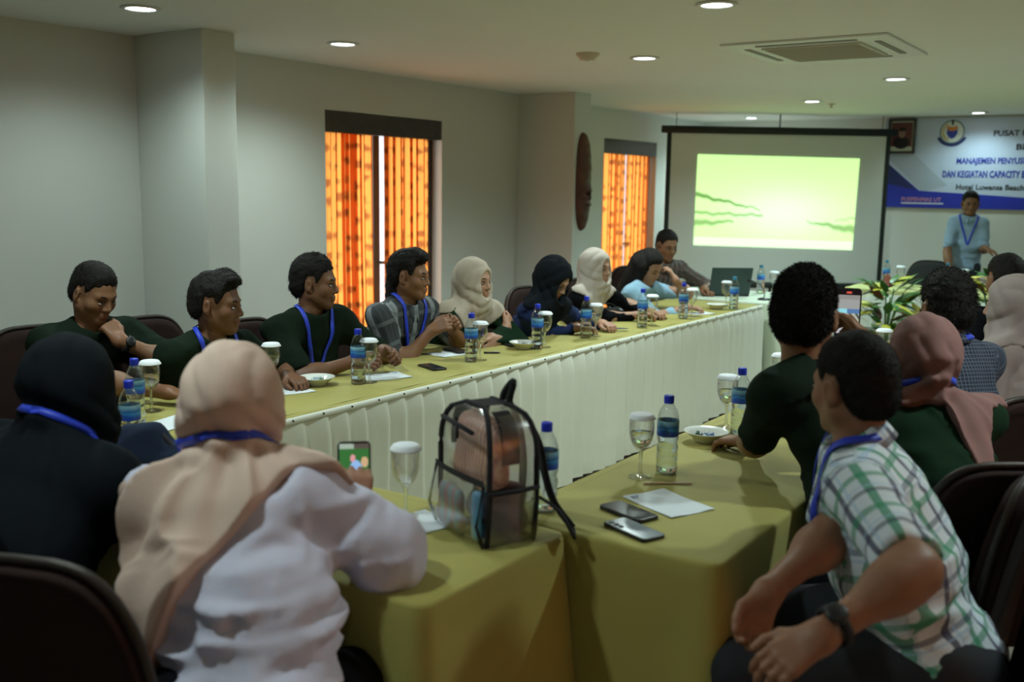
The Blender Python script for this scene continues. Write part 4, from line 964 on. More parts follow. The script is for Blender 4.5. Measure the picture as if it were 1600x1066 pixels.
        n1 = wav((hx, hy, hz), 14, seed); n2 = wav((hx, hy, hz), 20, seed+2); low = np.clip((-hz+.01)/.08, 0, 1); back_ = np.clip((.03-hy)/.06, 0, 1)
        f = .0058*rdg((hz*1.0+.45*hx*math.copysign(1, seed % 2-.5)+.55*hy)*52+2.2*n1)*low+.0036*rdg((hx*1.0+.35*hz)*44+2.0*n2)*back_*(1-.5*low)+.0040*rdg((hy*1.0-.5*hz)*50+1.5*n1)*(1-back_)*np.clip(np.abs(hx)/.05, 0, 1)
        Dj = Dj+(fold*f+.0012*wav((hx, hy, hz), 60, seed+8)).astype(np.float32)
        # drape over shoulders
        dp = torso(.020+(.013 if puff else .008 if drape == 'tail' else 0)); 
        for k in (-1, 1): S, El, *_q = ARM[k]; dp.append(KK(Cap(S, S+(El-S)*.6, .070*s+.3*puff, .070*s), .05))
        Dt = gj.build(dp, .05, pad=.1)
        dxn = (X_-N[0]); dyn = (Y_-N[1]); th = np.arctan2(dyn, dxn+1e-9); rad = np.sqrt(dxn**2+dyn**2)
        fr = .75*(1-2*np.abs(np.sin(th*4.5+1.6*wav((X_, Y_, Z_), 11, seed+4)+2*rad))**.8)+.5*np.sin(th*13+rad*10+wav((X_, Y_, Z_), 18, seed+6))
        Dt = Dt-(.0115*fold*fr*np.clip(rad/.15, .2, 1)).astype(np.float32)
        down = -((X_-N[0])*sp[0]+(Y_-N[1])*sp[1]+(Z_-N[2])*sp[2])
        bk = dyn
        if drape == 'point': limit = .085+np.where(bk < 0, .31*np.clip(1-np.abs(dxn+.04)/.20, -.1, 1), .10*np.clip(1-np.abs(dxn)/.2, 0, 1))
        elif drape == 'long': limit = .34+0*dxn
        elif drape == 'tail': limit = .035+np.clip(1-np.abs(dxn-.10)/.075, 0, 1)*np.where(bk < .02, .34, .0)
        else: limit = .02+(.23*np.clip(dyn/.12, 0, 1)+.10*np.clip(-dyn/.13, 0, 1))*np.clip(1.35-np.abs(dxn)/.12, -.1, 1)
        limit = limit*s+.010*np.sin(th*7+seed)
        Dt = smax(Dt, (down-limit).astype(np.float32), .012)
        Dt = smax(Dt, (-(down+.03)).astype(np.float32)-.0, .02)
        Dj = smin(Dj, Dt, .035 if lany_back else .075)
        Dj = smax(Dj, (-fo(X_, Y_, Z_)).astype(np.float32), .008)
        if lany_back or drape == 'tail':      # pinched in at the neck by the lanyard
            rg = np.exp(-((down+.040)/.020)**2); Dj = Dj+(.018*rg).astype(np.float32)
        v, q = gj.mesh(Dj, 1); mobj('hijab', v, q, M[hijab], root); surf = (gj, Dj)
    # --- lanyard laid onto the cloth
    if lanyard:
        ga, Da = surf
        if hijab and not lany_back: pts = [(-.045, .15, -.22), (-.042, .15, -.18), (-.040, .145, -.12), (-.045, .13, -.07)]
        elif hijab: pts = [(-.05, .14, -.27), (-.07, .12, -.15), (-.105, .06, -.02), (-.095, -.03, .045), (0, -.105, .045), (.095, -.03, .045), (.105, .06, -.02), (.07, .12, -.15), (.05, .14, -.27)]
        else: pts = [(.0, .15, -.27), (-.03, .14, -.19), (-.065, .10, -.08), (-.080, .02, .0), (-.055, -.055, .022), (0, -.078, .026), (.055, -.055, .022), (.080, .02, .0), (.065, .10, -.08), (.03, .14, -.19), (.0, .15, -.27)]
        path = smooth_path([N+X*a*s+fw*b_*s+sp*c_*s for a, b_, c_ in pts], 70)
        for _ in range(14):
            G = ga.grad(Da, path); G /= (np.linalg.norm(G, axis=1)[:, None]+1e-6); d = np.clip(ga.sample(Da, path), -.02, .02); path = path-G*((d-.0035)*.7)[:, None]
            path[1:-1] = path[1:-1]*.7+.15*(path[2:]+path[:-2])
        G = ga.grad(Da, path); G /= (np.linalg.norm(G, axis=1)[:, None]+1e-6)
        path = path+G*.002
        vv, ff = ribbon(path, G, .017 if hres > .0045 else .020); ly = mobj('lanyard', vv, ff, M['blue'], root)
    if glasses:
        parts = []
        for k in (-1, 1):
            parts.append(tube([V3(k*.033+.021*math.cos(a), .094-.25*abs(.021*math.cos(a)), -.010+.015*math.sin(a)) for a in np.linspace(0, 2*PI, 17)[:-1]], .0016, 5, True)); parts.append(tube([V3(k*.054, .088, -.006), V3(k*.080, .03, -.004), V3(k*.084, -.005, -.008)], .0016, 5))
        parts.append(tube([V3(-.012, .098, -.008), V3(.012, .098, -.008)], .0016, 5)); vv, ff = merge(*parts); mobj('glasses', (HR@(np.array(vv).T*s)).T+H, ff, M['black'], root)
    if watch:
        S, El, Wp, fd, nn, hd = ARM[watch]; u = unit(El-Wp); c0 = Wp+u*.035; wk = 1.06+.5*(b-1); V, F = lathe([(.031*wk, -.011), (.0345*wk, -.009), (.0345*wk, .009), (.031*wk, .011)], 24, False)
        R = Vector(u).to_track_quat('Z', 'Y').to_matrix(); V = [R@Vector(p)+Vector(c0) for p in V]; wo = mobj('watch_strap', V, F, M['black_soft'], root)
        up_ = unit(-nn-u*np.dot(-nn, u)); V, F = lathe([(.0001, -.004), (.019, -.004), (.021, 0), (.020, .006), (.017, .0075), (.0001, .0075)], 24, False); R = Vector(up_).to_track_quat('Z', 'Y').to_matrix(); V = [R@Vector(p)+Vector(c0+up_*.034*wk) for p in V]; mobj('watch_face', V, F, M['black'], wo)
    return root, loc, ARM

# ================================================================== THE PEOPLE
D_ = math.radians
def hd(px, py, depth, top=.116, dx=0): p = at(px, py, depth).copy(); p[2] -= top; return p
UP = (0, 0, 1); DN = (0, 0, -1)
def A(w, e=None, f=None, n=None, **k):
    d = dict(w=w, **k)
    if e is not None: d['e'] = e
    if f is not None: d['f'] = f
    if n is not None: d['n'] = n
    return d
SK1 = (.22, .105, .055); SK2 = (.17, .078, .042); SK3 = (.27, .13, .075); SK4 = (.38, .21, .14)
PPL = []
def P_(*a, **k): PPL.append((a, k))

# left row, seated facing the middle of the ring, nearest first
h = hd(146, 414, 4.20)
P_('man in dark green looking down, fist on his chin, black watch', h, D_(-5), D_(8), pitch=.38, roll=-.05, skin=SK1, bulk=1.15, fat=1.2, hairn=.9, lanyard=False, seed=11, hair='short', strands=2600,
   lh=A(h+V3(.115, .03, -.20), (-3.40, 2.72, .72), (-.55, -.20, .75), (-.8, .1, -.3), curl=1.6), rh=A((-3.22, 2.36, .80), (-3.75, 2.15, .75), (.9, .35, -.1), DN, curl=.8), watch=-1, hres=.0042)
h = hd(338, 429, 4.05)
P_('man in dark green, second from the left, gazing toward the screen', h, D_(0), D_(30), pitch=.06, skin=SK2, bulk=1.0, hair='quiff', seed=12, strands=2600, rh=A((-3.16, 2.70, .79), (-3.5, 2.35, .74), (.9, .3, 0), DN), lh=A((-3.14, 2.90, .79), (-3.5, 3.2, .74), (.9, -.2, 0), DN), hres=.0042)
h = hd(492, 401, 4.60)
P_('man in dark green with grey goatee, clasped hands resting on the table', h, D_(-5), D_(32), pitch=.05, skin=SK2, bulk=1.12, hairn=1.15, seed=13, beard=.45, strands=2600,
   rh=A((-3.10, 3.26, .815), (-3.35, 2.95, .76), (.88, .42, .05), (-.2, .7, -.5), curl=.75), lh=A((-3.08, 3.47, .825), (-3.45, 3.75, .76), (.93, -.30, .05), (-.2, -.7, -.5), curl=.8), hres=.0040)
h = hd(640, 394, 5.10)
P_('long-haired man in a charcoal shirt with grey bands raising clasped hands', h, D_(0), D_(22), pitch=.05, skin=SK1, bulk=1.12, hairn=1.2, hair='quiff', mullet=True, top='panel_shirt', seed=14, strands=2600,
   rh=A((-3.17, 3.90, .875), (-3.42, 3.62, .76), (.7, .45, .45), (-.2, .7, -.3), curl=.9), lh=A((-3.17, 4.06, .875), (-3.45, 4.4, .76), (.75, -.3, .45), (-.2, -.7, -.3), curl=.9), hres=.0042, collar='panel_shirt')
h = hd(742, 401, 5.40, .125)
P_('woman in light beige hijab and green blouse with folded arms', h, D_(-8), D_(2), pitch=.05, skin=SK4, bulk=1.02, s=.94, hijab='beige_hijab', top='green_blouse', sleeve='long', seed=15, fat=.6,
   rh=A((-3.12, 4.50, .83), (-3.22, 4.13, .77), (-.2, .7, .6), (-1, 0, 0), curl=.9), lh=A((-3.12, 4.35, .79), (-3.1, 4.75, .77), (-.1, -1, 0), DN), hres=.0045)
h = hd(868, 402, 5.75, .118)
P_('woman in a black hijab and navy shirt with glasses looking down at the table', h, D_(0), D_(-2), pitch=.62, skin=SK4, bulk=1.0, s=.94, hijab='black_hijab', top='navy_shirt', sleeve='long', seed=16, glasses=True, lanyard=False,
   rh=A((-2.98, 5.02, .79), (-3.25, 4.75, .77), (.8, .5, .05), DN), lh=A((-2.95, 5.28, .79), (-3.2, 5.4, .77), (.8, -.4, .05), DN), hres=.0048)
h = hd(933, 387, 6.45, .125)
P_('woman in a pale beige hijab and black blouse looking ahead, right of the black hijab', h, D_(0), D_(-4), pitch=.06, skin=SK4, bulk=.95, s=.94, hijab='light_hijab', top='black_robe', sleeve='long', seed=17,
   rh=A((-2.98, 5.80, .79), (-3.25, 5.6, .77), (.7, .6, .05), DN), lh=A((-2.98, 6.0, .79), (-3.2, 6.2, .77), (.8, -.3, .05), DN), hres=.0055)
h = hd(1017, 393, 7.05, .10)
P_('woman with long black hair and light blue blouse, forehead on her hand', h, D_(0), D_(-12), pitch=.55, roll=.1, skin=SK4, bulk=.95, s=.94, hair='long', top='light_blue', sleeve='long', seed=18, lanyard=False,
   lh=A(h+V3(.15, .10, -.10), (-3.0, 6.85, .76), (-.5, -.25, .9), (-.9, -.3, 0), curl=.6), rh=A((-2.92, 6.42, .79), (-3.2, 6.2, .77), (.8, .3, 0), DN), hres=.0055)
h = hd(1043, 361, 8.25)
P_('man in a dark patterned shirt sitting behind the laptop in front of the screen', h, D_(-30), D_(-32), pitch=.25, skin=SK1, top='batik', sleeve='mid', seed=19, lanyard=False, collar='batik',
   lh=A((-3.32, 7.62, .80), (-3.4, 7.9, .8), (.8, -.5, 0), DN), rh=A((-3.50, 7.45, .80), (-3.8, 7.3, .8), (.9, .2, 0), DN), hres=.0055)
h = hd(1518, 299, 9.9)
P_('standing man in a light blue short-sleeved polo shirt in front of the banner', h, D_(-78), D_(-72), pitch=.12, skin=SK1, stand=True, bulk=.80, shw=.155, s=.96, top='pale_blue', seed=20, collar='pale_blue', hem=.10, hres=.0055,
   rh=A(tuple(at(1486, 432, 9.85)), tuple(at(1470, 400, 10)), (0, 0, -1), (.8, .2, 0), curl=.5), lh=A(tuple(at(1540, 388, 9.7)), tuple(at(1536, 395, 10)), (.9, -.1, -.35), DN, curl=.3))

# right row, seated facing the middle, backs toward the photographer
h = hd(1573, 400, 5.0)
P_('person of whom only the black hair shows, farthest in the right row', h, D_(150), D_(130), pitch=.1, skin=SK1, top='black_robe', seed=21, strands=2500, hres=.0048)
h = hd(1584, 427, 4.15, .128)
P_('woman in a taupe hijab and taupe blouse in profile at the right edge', h, D_(165), D_(178), pitch=.08, skin=SK4, s=.97, hijab='taupe_hijab', top='taupe_hijab', sleeve='long', drape='round', seed=22, lanyard=False, hres=.0042, fold=.8)
h = hd(1482, 432, 3.75)
P_('man with thick black hair in a navy checked shirt, seen from behind', h, D_(140), D_(128), pitch=.1, skin=SK1, bulk=1.1, top='navy_check', hairn=1.6, seed=23, strands=6000, hres=.0042, collar='navy_check', brow=0, hscale=1.05,
   rh=A((-1.15, 4.5, .79), None, (-1, 0, 0), DN), lh=A((-1.12, 4.0, .79), (-.8, 3.8, .78), (-1, 0, 0), DN))
h = hd(1446, 487, 3.05, .130)
P_('woman in a mauve brown hijab and dark green blouse, seen from behind', h, D_(125), D_(122), pitch=.1, skin=SK3, bulk=1.12, s=.98, hijab='mauve_hijab', top='green_blouse', sleeve='long', drape='tail', seed=24, hres=.0042, lany_back=True, brow=0,
   rh=A((-1.12, 3.75, .79), None, (-1, 0, 0), DN), lh=A((-1.08, 3.4, .79), (-.7, 3.0, .8), (-1, 0, 0), DN))
h = hd(1260, 427, 2.85)
ph2 = at(1325, 490, 3.25)
P_('man in dark green seen from behind, filming with his phone', h, D_(170), D_(100), pitch=.05, shw=.17, skin=SK1, bulk=.98, s=1.02, pel=(-.60, 2.80), trousers='jeans', hairn=1.15, seed=25, strands=26000, lanyard=False, hres=.0040, brow=0, hscale=1.04,
   rh=A(tuple(at(1352, 532, 3.12)), tuple(at(1400, 640, 3.1)), unit(at(1325, 500, 3.2)-at(1352, 532, 3.12)), (-.9, .1, .1), curl=.75), lh=A(tuple(onz(1168, 690, .80)), tuple(at(1180, 760, 2.75)), (-.95, .22, -.12), DN, curl=.45))
h = hd(1338, 521, 2.30)
P_('man in a white, green and navy checked shirt with a black smartwatch, front right', h, D_(196), D_(152), pitch=.08, roll=-.04, skin=SK3, bulk=1.20, fat=.8, hairn=.5, seed=26, strands=26000, top='plaid', collar='plaid', hres=.0036, fold=.9, brow=1, watch=-1, hem=.16, trousers='trousers', hscale=1.0,
   lh=A(tuple(at(1282, 995, 1.80)), tuple(at(1460, 900, 1.86)), unit(at(1190, 1052, 1.78)-at(1282, 995, 1.8)), (-.2, .4, -.8), curl=.45, thumb=.2), rh=A(tuple(at(1200, 925, 2.08)), tuple(at(1330, 880, 2.25)), unit(at(1165, 1010, 2.05)-at(1200, 925, 2.08)), (.1, -.5, -.4), curl=.6))
# near side of the ring, backs to the photographer
h = hd(365, 528, 2.15, .135)
ph1 = at(553, 745, 2.34)
P_('woman in pale pink hijab and white lilac shirt holding up a phone', h, D_(112), D_(118), pitch=.12, skin=SK4, bulk=1.20, s=1.0, pel=(-1.45, 1.22), hijab='pink_hijab', top='lilac_shirt', sleeve='long', puff=.034, arm=.72, drape='point', seed=27, hres=.0040, lany_back=True, hem=.22, brow=0, fold=1.15, shw=.17,
   rh=A(tuple(at(560, 804, 2.32)), tuple(at(670, 930, 2.10)), (-.15, .1, .95), (-.7, .6, 0), curl=.9), lh=A((-1.95, 1.72, .80), (-2.05, 1.4, .8), (.6, .5, 0), DN), trousers='black_robe')
h = hd(108, 520, 2.50, .135)
P_('woman in a long black hijab and black robe with a blue lanyard, front left', h, D_(95), D_(105), pitch=.22, skin=SK4, bulk=1.22, s=1.02, hijab='black_hijab', top='black_robe', sleeve='long', drape='long', seed=28, hres=.0045, lany_back=True, brow=0, fold=.7, trousers='black_robe', hem=.3, puff=.012,
   rh=A((-2.20, 1.72, .79), None, (.3, .9, 0), DN), lh=A((-2.5, 1.75, .79), None, (.2, .9, 0), DN))
import time; _t0 = time.time()
INFO = []
for a, k in PPL: INFO.append(person(*a, **k))
print('people', time.time()-_t0)

# ================================================================== THINGS ON THE TABLES
def tz(px, py, z=TZ): p = onz(px, py, z); return float(p[0]), float(p[1])
BT = [(560, 600, 'in front of the goateed man', 'cap', 0), (736, 565, 'in front of the banded-shirt man', 'cap', 0),
      (839, 545, 'in front of the woman in the green blouse', 'cap', 0), (915, 528, 'in front of the woman in the black hijab', 'cap', 0),
      (1003, 511, 'in front of the woman in the black blouse', 'cap', 0), (1067, 498, 'in front of the woman in light blue', 'cap', 0),
      (1146, 484, 'near the laptop', 'cap_teal', 0), (1041, 739, 'at the near end of the right row', 'cap', 1),
      (1155, 680, 'beside the man filming', 'cap', 1)]
for px, py, lab, cp, nr in BT:
    x, y = tz(px, py); bottle(x, y, 'clear plastic water bottle with blue label '+lab, cp, near=bool(nr), rot=math.atan2(-y, -x)+PI if nr else random.uniform(0, 6))
bottle(-3.03, 2.085, 'clear plastic water bottle behind the navy bag, the farther of two', rot=1); bottle(-2.70, 1.835, 'clear plastic water bottle behind the navy bag, the nearer of two', rot=2)
bottle(-1.37, 2.17, 'clear plastic water bottle standing behind the clear backpack', rot=2.2)
bottle(-3.02, 8.12, 'teal-capped water bottle behind the laptop', 'cap_teal', rot=2, z=TZ)
x, y = at(1350, 437, 9.98)[:2]; bottle(-2.37, 9.62, 'teal-capped water bottle at the left end of the far head table', 'cap_teal'); bottle(-1.84, 9.62, 'teal-capped water bottle on the head table right of the black chair', 'cap_teal')
GB = [(237, 643, 'near the elbow of the man with the watch', 1), (425, 607, 'half hidden by the pink hijab', 1), (577, 598, 'by the goateed man', 1), (750, 563, 'by the banded-shirt man', 0), (851, 543, 'by the woman in the green blouse', 1),
      (930, 526, 'by the woman in the black hijab', 1), (1018, 508, 'by the woman in the black blouse', 0), (1080, 495, 'by the woman in light blue', 0), (1134, 480, 'in front of the laptop', 0),
      (1000, 746, 'at the near end of the right row', 1), (1134, 668, 'beside the man filming', 1), (1217, 625, 'half hidden by the filming man', 0), (634, 808, 'between the puffed sleeve and the clear backpack', 0), (1378, 575, 'half hidden by the mauve hijab', 0)]
for px, py, lab, wt in GB: x, y = tz(px, py); goblet(x, y, lab, wt)
goblet(-2.24, 9.60, 'at the left end of the far head table'); goblet(-1.70, 9.62, 'right of the black chair on the head table'); goblet(-2.90, 8.10, 'behind the laptop')
x, y = tz(495, 602); bowl(x, y, 'by the dark green shirts on the left row', s=1.02); x, y = tz(818, 545); bowl(x, y, 'in front of the folded arms'); x, y = tz(1120, 483); bowl(x, y, 'at the far end of the left row', s=1.0)
x, y = tz(1103, 690); bowl(x, y, 'beside the filming man on the right row', s=1.0)
def pz(px, py, rz_, label, **k): x, y = tz(px, py); return phone(x, y, D_(rz_), label, **k)
pz(675, 575, 70, 'black phone lying between the clasped hands and the bottle on the left row', face='screen_glass')
pz(466, 594, 60, 'black phone beside the bowl on the left row'); pz(712, 550, 70, 'black phone on white paper before the banded-shirt man', z=TZ+.006)
pz(794, 539, 70, 'black phone before the woman with folded arms'); pz(1026, 497, 60, 'black phone before the woman in light blue'); pz(1122, 477, 60, 'dark phone before the laptop')
pz(982, 803, 71, 'black phone with a glossy dark screen, farther of two near phones', t=.011); pz(990, 831, 66, 'black phone lying face down with a shiny grey back, nearest the table edge', back='grey_back' if 'grey_back' in M else None) if False else None
M['grey_back'] = mat('glossy_grey_phone_back', (.20, .24, .27), .15)
pz(990, 831, 69, 'phone with a shiny blue grey back, nearest the table edge', back='grey_back', t=.010)
x, y = tz(768, 553); b = empty('pen', (x, y, TZ), D_(40), label='short black pen beside a bottle on the left row', cat='pen'); V, F = tube([(-.04, 0, .006), (.035, 0, .006), (.045, 0, .006)], [.005, .005, .002], 8); mobj('barrel', V, F, M['black'], b); V, F = tube([(.0, .006, .010), (.035, .006, .010)], .0012, 5); mobj('clip', V, F, M['steel'], b)
def sz(px, py, w_, l_, rz_, label, **k): x, y = tz(px, py); return sheet(x, y, w_, l_, D_(rz_), label, **k)
sz(600, 589, .15, .21, -20, 'white paper sheet under the goateed man\'s hands'); sz(703, 553, .15, .21, -10, 'white paper sheet under a phone before the banded-shirt man', logo=False)
sz(815, 537, .15, .20, -15, 'white paper sheet behind the bowl before the green blouse', logo=False); sz(918, 512, .12, .18, -15, 'white paper sheet before the woman in the black hijab', logo=False)
sz(1093, 490, .13, .18, -25, 'white paper sheet beside the far bottle of the left row', logo=False); sz(1056, 484, .12, .16, 0, 'white paper sheet at the light blue sleeve', logo=False); sz(448, 612, .14, .20, -20, 'white paper corner showing right of the pink hijab', logo=False)
sz(1043, 787, .15, .21, 66, 'white paper sheet with a small letterhead beside two phones'); sz(632, 822, .15, .21, -20, 'white paper sheet under the goblet left of the clear backpack', logo=False)
sz(268, 662, .15, .21, 10, 'white paper sheet left of the pink hijab', logo=False)
x, y = tz(1043, 757); b = empty('wooden_stirrer', (x, y, TZ+.001), D_(38), label='thin flat wooden stick lying behind the white paper', cat='stick'); box('stick_body', -.072, .072, -.005, .005, .001, .005, mat('pale_wood', (.50, .32, .20), .6), b, bev=.0015)
# lanyards lying on the table
x, y = tz(945, 516); r = empty('loose_lanyard', (x, y, TZ), label='blue lanyard lying coiled on the table before the black hijab', cat='lanyard')
pth = smooth_path([(-.10, -.05, .006), (-.02, -.03, .012), (.05, .04, .008), (.12, .06, .014), (.10, .01, .02), (.0, .02, .012), (-.06, -.01, .02), (-.12, -.02, .01)], 50); V, F = ribbon(pth, np.tile([0, 0.3, 1.], (50, 1)), .016); mobj('ribbon', V, F, M['blue'], r)
# black handbag before the woman in the black blouse
def blob(name, prims, m, parent, h=.008, k=.03, amp=.004, f=40, seed=3):
    lo, hi = bounds(prims, .03); g = Grid(lo, hi, h); D = g.build(prims, k)+(amp*wav((g.x, g.y, g.z), f, seed)).astype(np.float32); v, q = g.mesh(D, 1); return mobj(name, v, q, m, parent)
x, y = tz(962, 500); r = empty('handbag', (x-.05, y, TZ), D_(70), label='small black handbag on the table before the woman in the black blouse', cat='bag')
M['leather'] = mat('black_leather', (.012, .012, .013), .25); blob('bag_body', [Cap((-.09, 0, .035), (.09, 0, .035), .03, .03, (0, 1, 0), 1.3), Cap((-.07, 0, .06), (.07, 0, .06), .02, .02)], M['leather'], r)
V, F = tube(smooth_path([(-.09, .02, .06), (-.06, .05, .10), (.0, .06, .10), (.07, .05, .09), (.10, .01, .05)], 24), .006, 6); mobj('strap', V, F, M['leather'], r)
# navy bag on the near table
p_ = onz(212, 715, TZ); r = empty('navy_pouch', (-2.50, 1.72, TZ), D_(30), label='soft navy blue cloth bag slumped on the table between the two hijab women', cat='bag')
blob('pouch_body', [Cap((-.11, 0, .05), (.12, 0, .05), .055, .05, (0, 1, 0), 1.3), Cap((-.07, 0, .09), (.06, 0, .11), .03, .03), Cap((-.02, 0, .13), (.05, 0, .14), .02, .02)], M['navy_bag'], r, k=.05, amp=.006)
V, F = tube(smooth_path([(.05, 0, .155), (.10, -.02, .11), (.15, -.03, .05), (.17, -.03, .01)], 24), .008, 6); mobj('strap', V, F, M['black_soft'], r)
# laptop
lp = empty('laptop', (-3.12, 7.68, TZ), D_(-10)+PI, label='open black laptop seen from behind on the small pale table', cat='laptop')
box('base', -.17, .17, -.235, 0, .002, .018, M['black'], lp, bev=.004); bm = bmesh.new(); bx(bm, -.15, .15, -.17, -.04, .018, .0195); bmobj('keyboard', bm, M['screen_glass'], lp)
bm = bmesh.new(); bx(bm, -.17, .17, -.004, .004, 0, .235, .003, mtx=Matrix.Translation((0, .002, .018))@Matrix.Rotation(D_(-18), 4, 'X')); bmobj('lid', bm, mat('dark_teal_lid', (.02, .045, .045), .4), lp)
lp.rotation_euler = (0, 0, D_(130)-PI/2+PI)
# gooseneck microphone
mc = empty('table_microphone', (-2.80, 7.62, TZ), label='thin black gooseneck microphone on the small pale table', cat='microphone')
V, F = lathe([(.05, 0), (.05, .012), (.02, .02), (.0001, .02)], 20, False); mobj('base', V, F, M['black'], mc)
V, F = tube(smooth_path([(0, 0, .02), (0, 0, .07), (-.04, .01, .12), (-.10, .02, .14)], 20), .004, 6); mobj('gooseneck', V, F, M['black'], mc)
V, F = tube([(-.10, .02, .14), (-.15, .03, .145)], [.009, .011], 8); mobj('capsule', V, F, M['black'], mc)

# ------------------------------------------------------------------ held phones
def lcd(name, cells, w_, l_, seed, m='lit'):
    """tiny picture on a lit phone display built from flat coloured patches"""
    return None
def photo_mat(name, kind):
    m = bpy.data.materials.new(name); m.use_nodes = True; N = m.node_tree.nodes; L = m.node_tree.links; N.remove(N['Principled BSDF'])
    e = N.new('ShaderNodeEmission'); a = N.new('ShaderNodeAttribute'); a.attribute_name = 'Col'; L.new(a.outputs['Color'], e.inputs[0]); e.inputs[1].default_value = .8; L.new(e.outputs[0], N['Material Output'].inputs[0]); return m
def held(pos, look, up, label, fn, w_=.078, l_=.165):
    r = phone(0, 0, 0, label, w_=w_, l_=l_); z = Vector(look).normalized(); y = (Vector(up)-z*Vector(up).dot(z)).normalized(); x = y.cross(z)
    r.matrix_world = Matrix(((x[0], y[0], z[0], pos[0]), (x[1], y[1], z[1], pos[1]), (x[2], y[2], z[2], pos[2]), (0, 0, 0, 1)))
    nx, ny = 48, 96; V = []; c = []
    for j in range(ny+1):
        for i in range(nx+1): u, v = i/nx, j/ny; V.append(((u-.5)*(w_-.009), (v-.5)*(l_-.011), .0096)); c.append(fn(u, v))
    F = [(j*(nx+1)+i, j*(nx+1)+i+1, (j+1)*(nx+1)+i+1, (j+1)*(nx+1)+i) for j in range(ny) for i in range(nx)]
    mobj('lit_picture', V, F, photo_mat('lit_display', 0), r, col=np.array(c)); return r
def shot1(u, v):           # rear view of the room being filmed
    if v > .89: return (.015, .01, .01) if not (.38 < u < .62 and .92 < v < .96) else (.9, .12, .08)
    if v < .08: return (.01, .01, .012)
    if v > .60: return (.42, .43, .42) if v < .80 else (.34, .33, .31)
    if v > .50: return (.35, .85, .95) if u < .45 else (.12, .25, .5)
    if v > .30: return (.55, .6, .5) if (u*7+v*11) % 2 < 1.1 else (.10, .12, .10)
    return (.6, .62, .66)
def shot2(u, v):
    g = (.05, .20, .05) if v > .55 else (.25, .3, .22)
    if v > .92: g = (.45, .55, .45) if u < .5 else (.12, .10, .08)
    if (u-.55)**2+((v-.60)*1.4)**2 < .045: g = (.35, .6, 1.0)
    if (u-.45)**2+((v-.78)*1.6)**2 < .008: g = (.85, .4, .42)
    if (u-.85)**2+((v-.72)*1.5)**2 < .015: g = (.75, .5, .28)
    if v < .25: g = (.5, .55, .6) if u > .4 else (.3, .25, .3)
    return g
held(ph2, CAM-ph2, (0, 0, 1), 'phone held upright showing a camera view with a red mark on top', shot1)
held(ph1, (CAM-ph1)*np.array([1, 1, .9])+np.array([.2, .2, 0]), (.05, 0, 1), 'phone held up by the woman in the pink hijab showing people and greenery', shot2)

# ------------------------------------------------------------------ clear backpack
bp = empty('clear_backpack', (-1.40, 1.945, TZ+.002), math.atan2(-.40, .92), label='small clear plastic backpack with black piping and loop handle on the near table', cat='backpack')
BWd, BDp, BHt = .122, .066, .325          # half width (x), half depth (y, front at -y), height
def bag_sec(z):                          # half sizes at height z (rounded dome top)
    t = z/BHt; k = 1 if t < .62 else math.sqrt(max(0, 1-((t-.62)/.38)**2.6)); return BWd*(.92+.08*min(1, t*4))*(.35+.65*k), BDp*(.55+.45*k)*(1 if t < .9 else 1)
def bag_out(z, y_s, inset=0):
    a, b_ = bag_sec(z); return a-inset, y_s*(b_-inset)
Vf = []; rows = 22
def strip(fn, n0, n1): 
    V = [fn(i/n0, j/n1) for j in range(n1+1) for i in range(n0+1)]; F = [(j*(n0+1)+i, j*(n0+1)+i+1, (j+1)*(n0+1)+i+1, (j+1)*(n0+1)+i) for j in range(n1) for i in range(n0)]; return V, F
def edge_x(z): return bag_sec(z)[0]
def edge_y(z): return bag_sec(z)[1]
for s, nm in ((-1, 'front_panel'), (1, 'back_panel')):
    V, F = strip(lambda u, v, s=s: ((2*u-1)*edge_x(v*BHt), s*(edge_y(v*BHt)+.012*math.sin(PI*u)*math.sin(PI*v)+.003*math.sin(9*u+7*v)), v*BHt), 12, 22); mobj(nm, V, F, M['film'], bp)
for s in (-1, 1):
    V, F = strip(lambda u, v, s=s: (s*(edge_x(v*BHt)+.006*math.sin(PI*u)), (2*u-1)*edge_y(v*BHt), v*BHt), 6, 22); mobj('side_panel', V, F, M['film'], bp)
V, F = strip(lambda u, v: ((2*u-1)*edge_x(0), (2*v-1)*edge_y(0), 0), 4, 2); mobj('base_panel', V, F, M['black_soft'], bp)
for s in (-1, 1):
    pts = [(edge_x(z), s*edge_y(z), z) for z in np.linspace(.003, BHt, 20)]+[(-edge_x(z), s*edge_y(z), z) for z in np.linspace(BHt, .003, 20)]; V, F = tube(pts+[], .0070, 6, True); mobj('piping', V, F, M['black_soft'], bp)
V, F = strip(lambda u, v: (edge_x(z_ := .20+v*.120)+.004, (u-.5)*.05-.01, z_), 3, 12); V2, F2 = strip(lambda u, v: (-edge_x(z_ := .20+v*.120)-.004, (u-.5)*.05-.01, z_), 3, 12)
mobj('zip_band', V, F, M['black_soft'], bp); mobj('zip_band', V2, F2, M['black_soft'], bp)
V, F = strip(lambda u, v: ((2*u-1)*edge_x(BHt)*1.0, (v-.5)*.055, BHt+.003), 8, 3); mobj('top_band', V, F, M['black_soft'], bp)
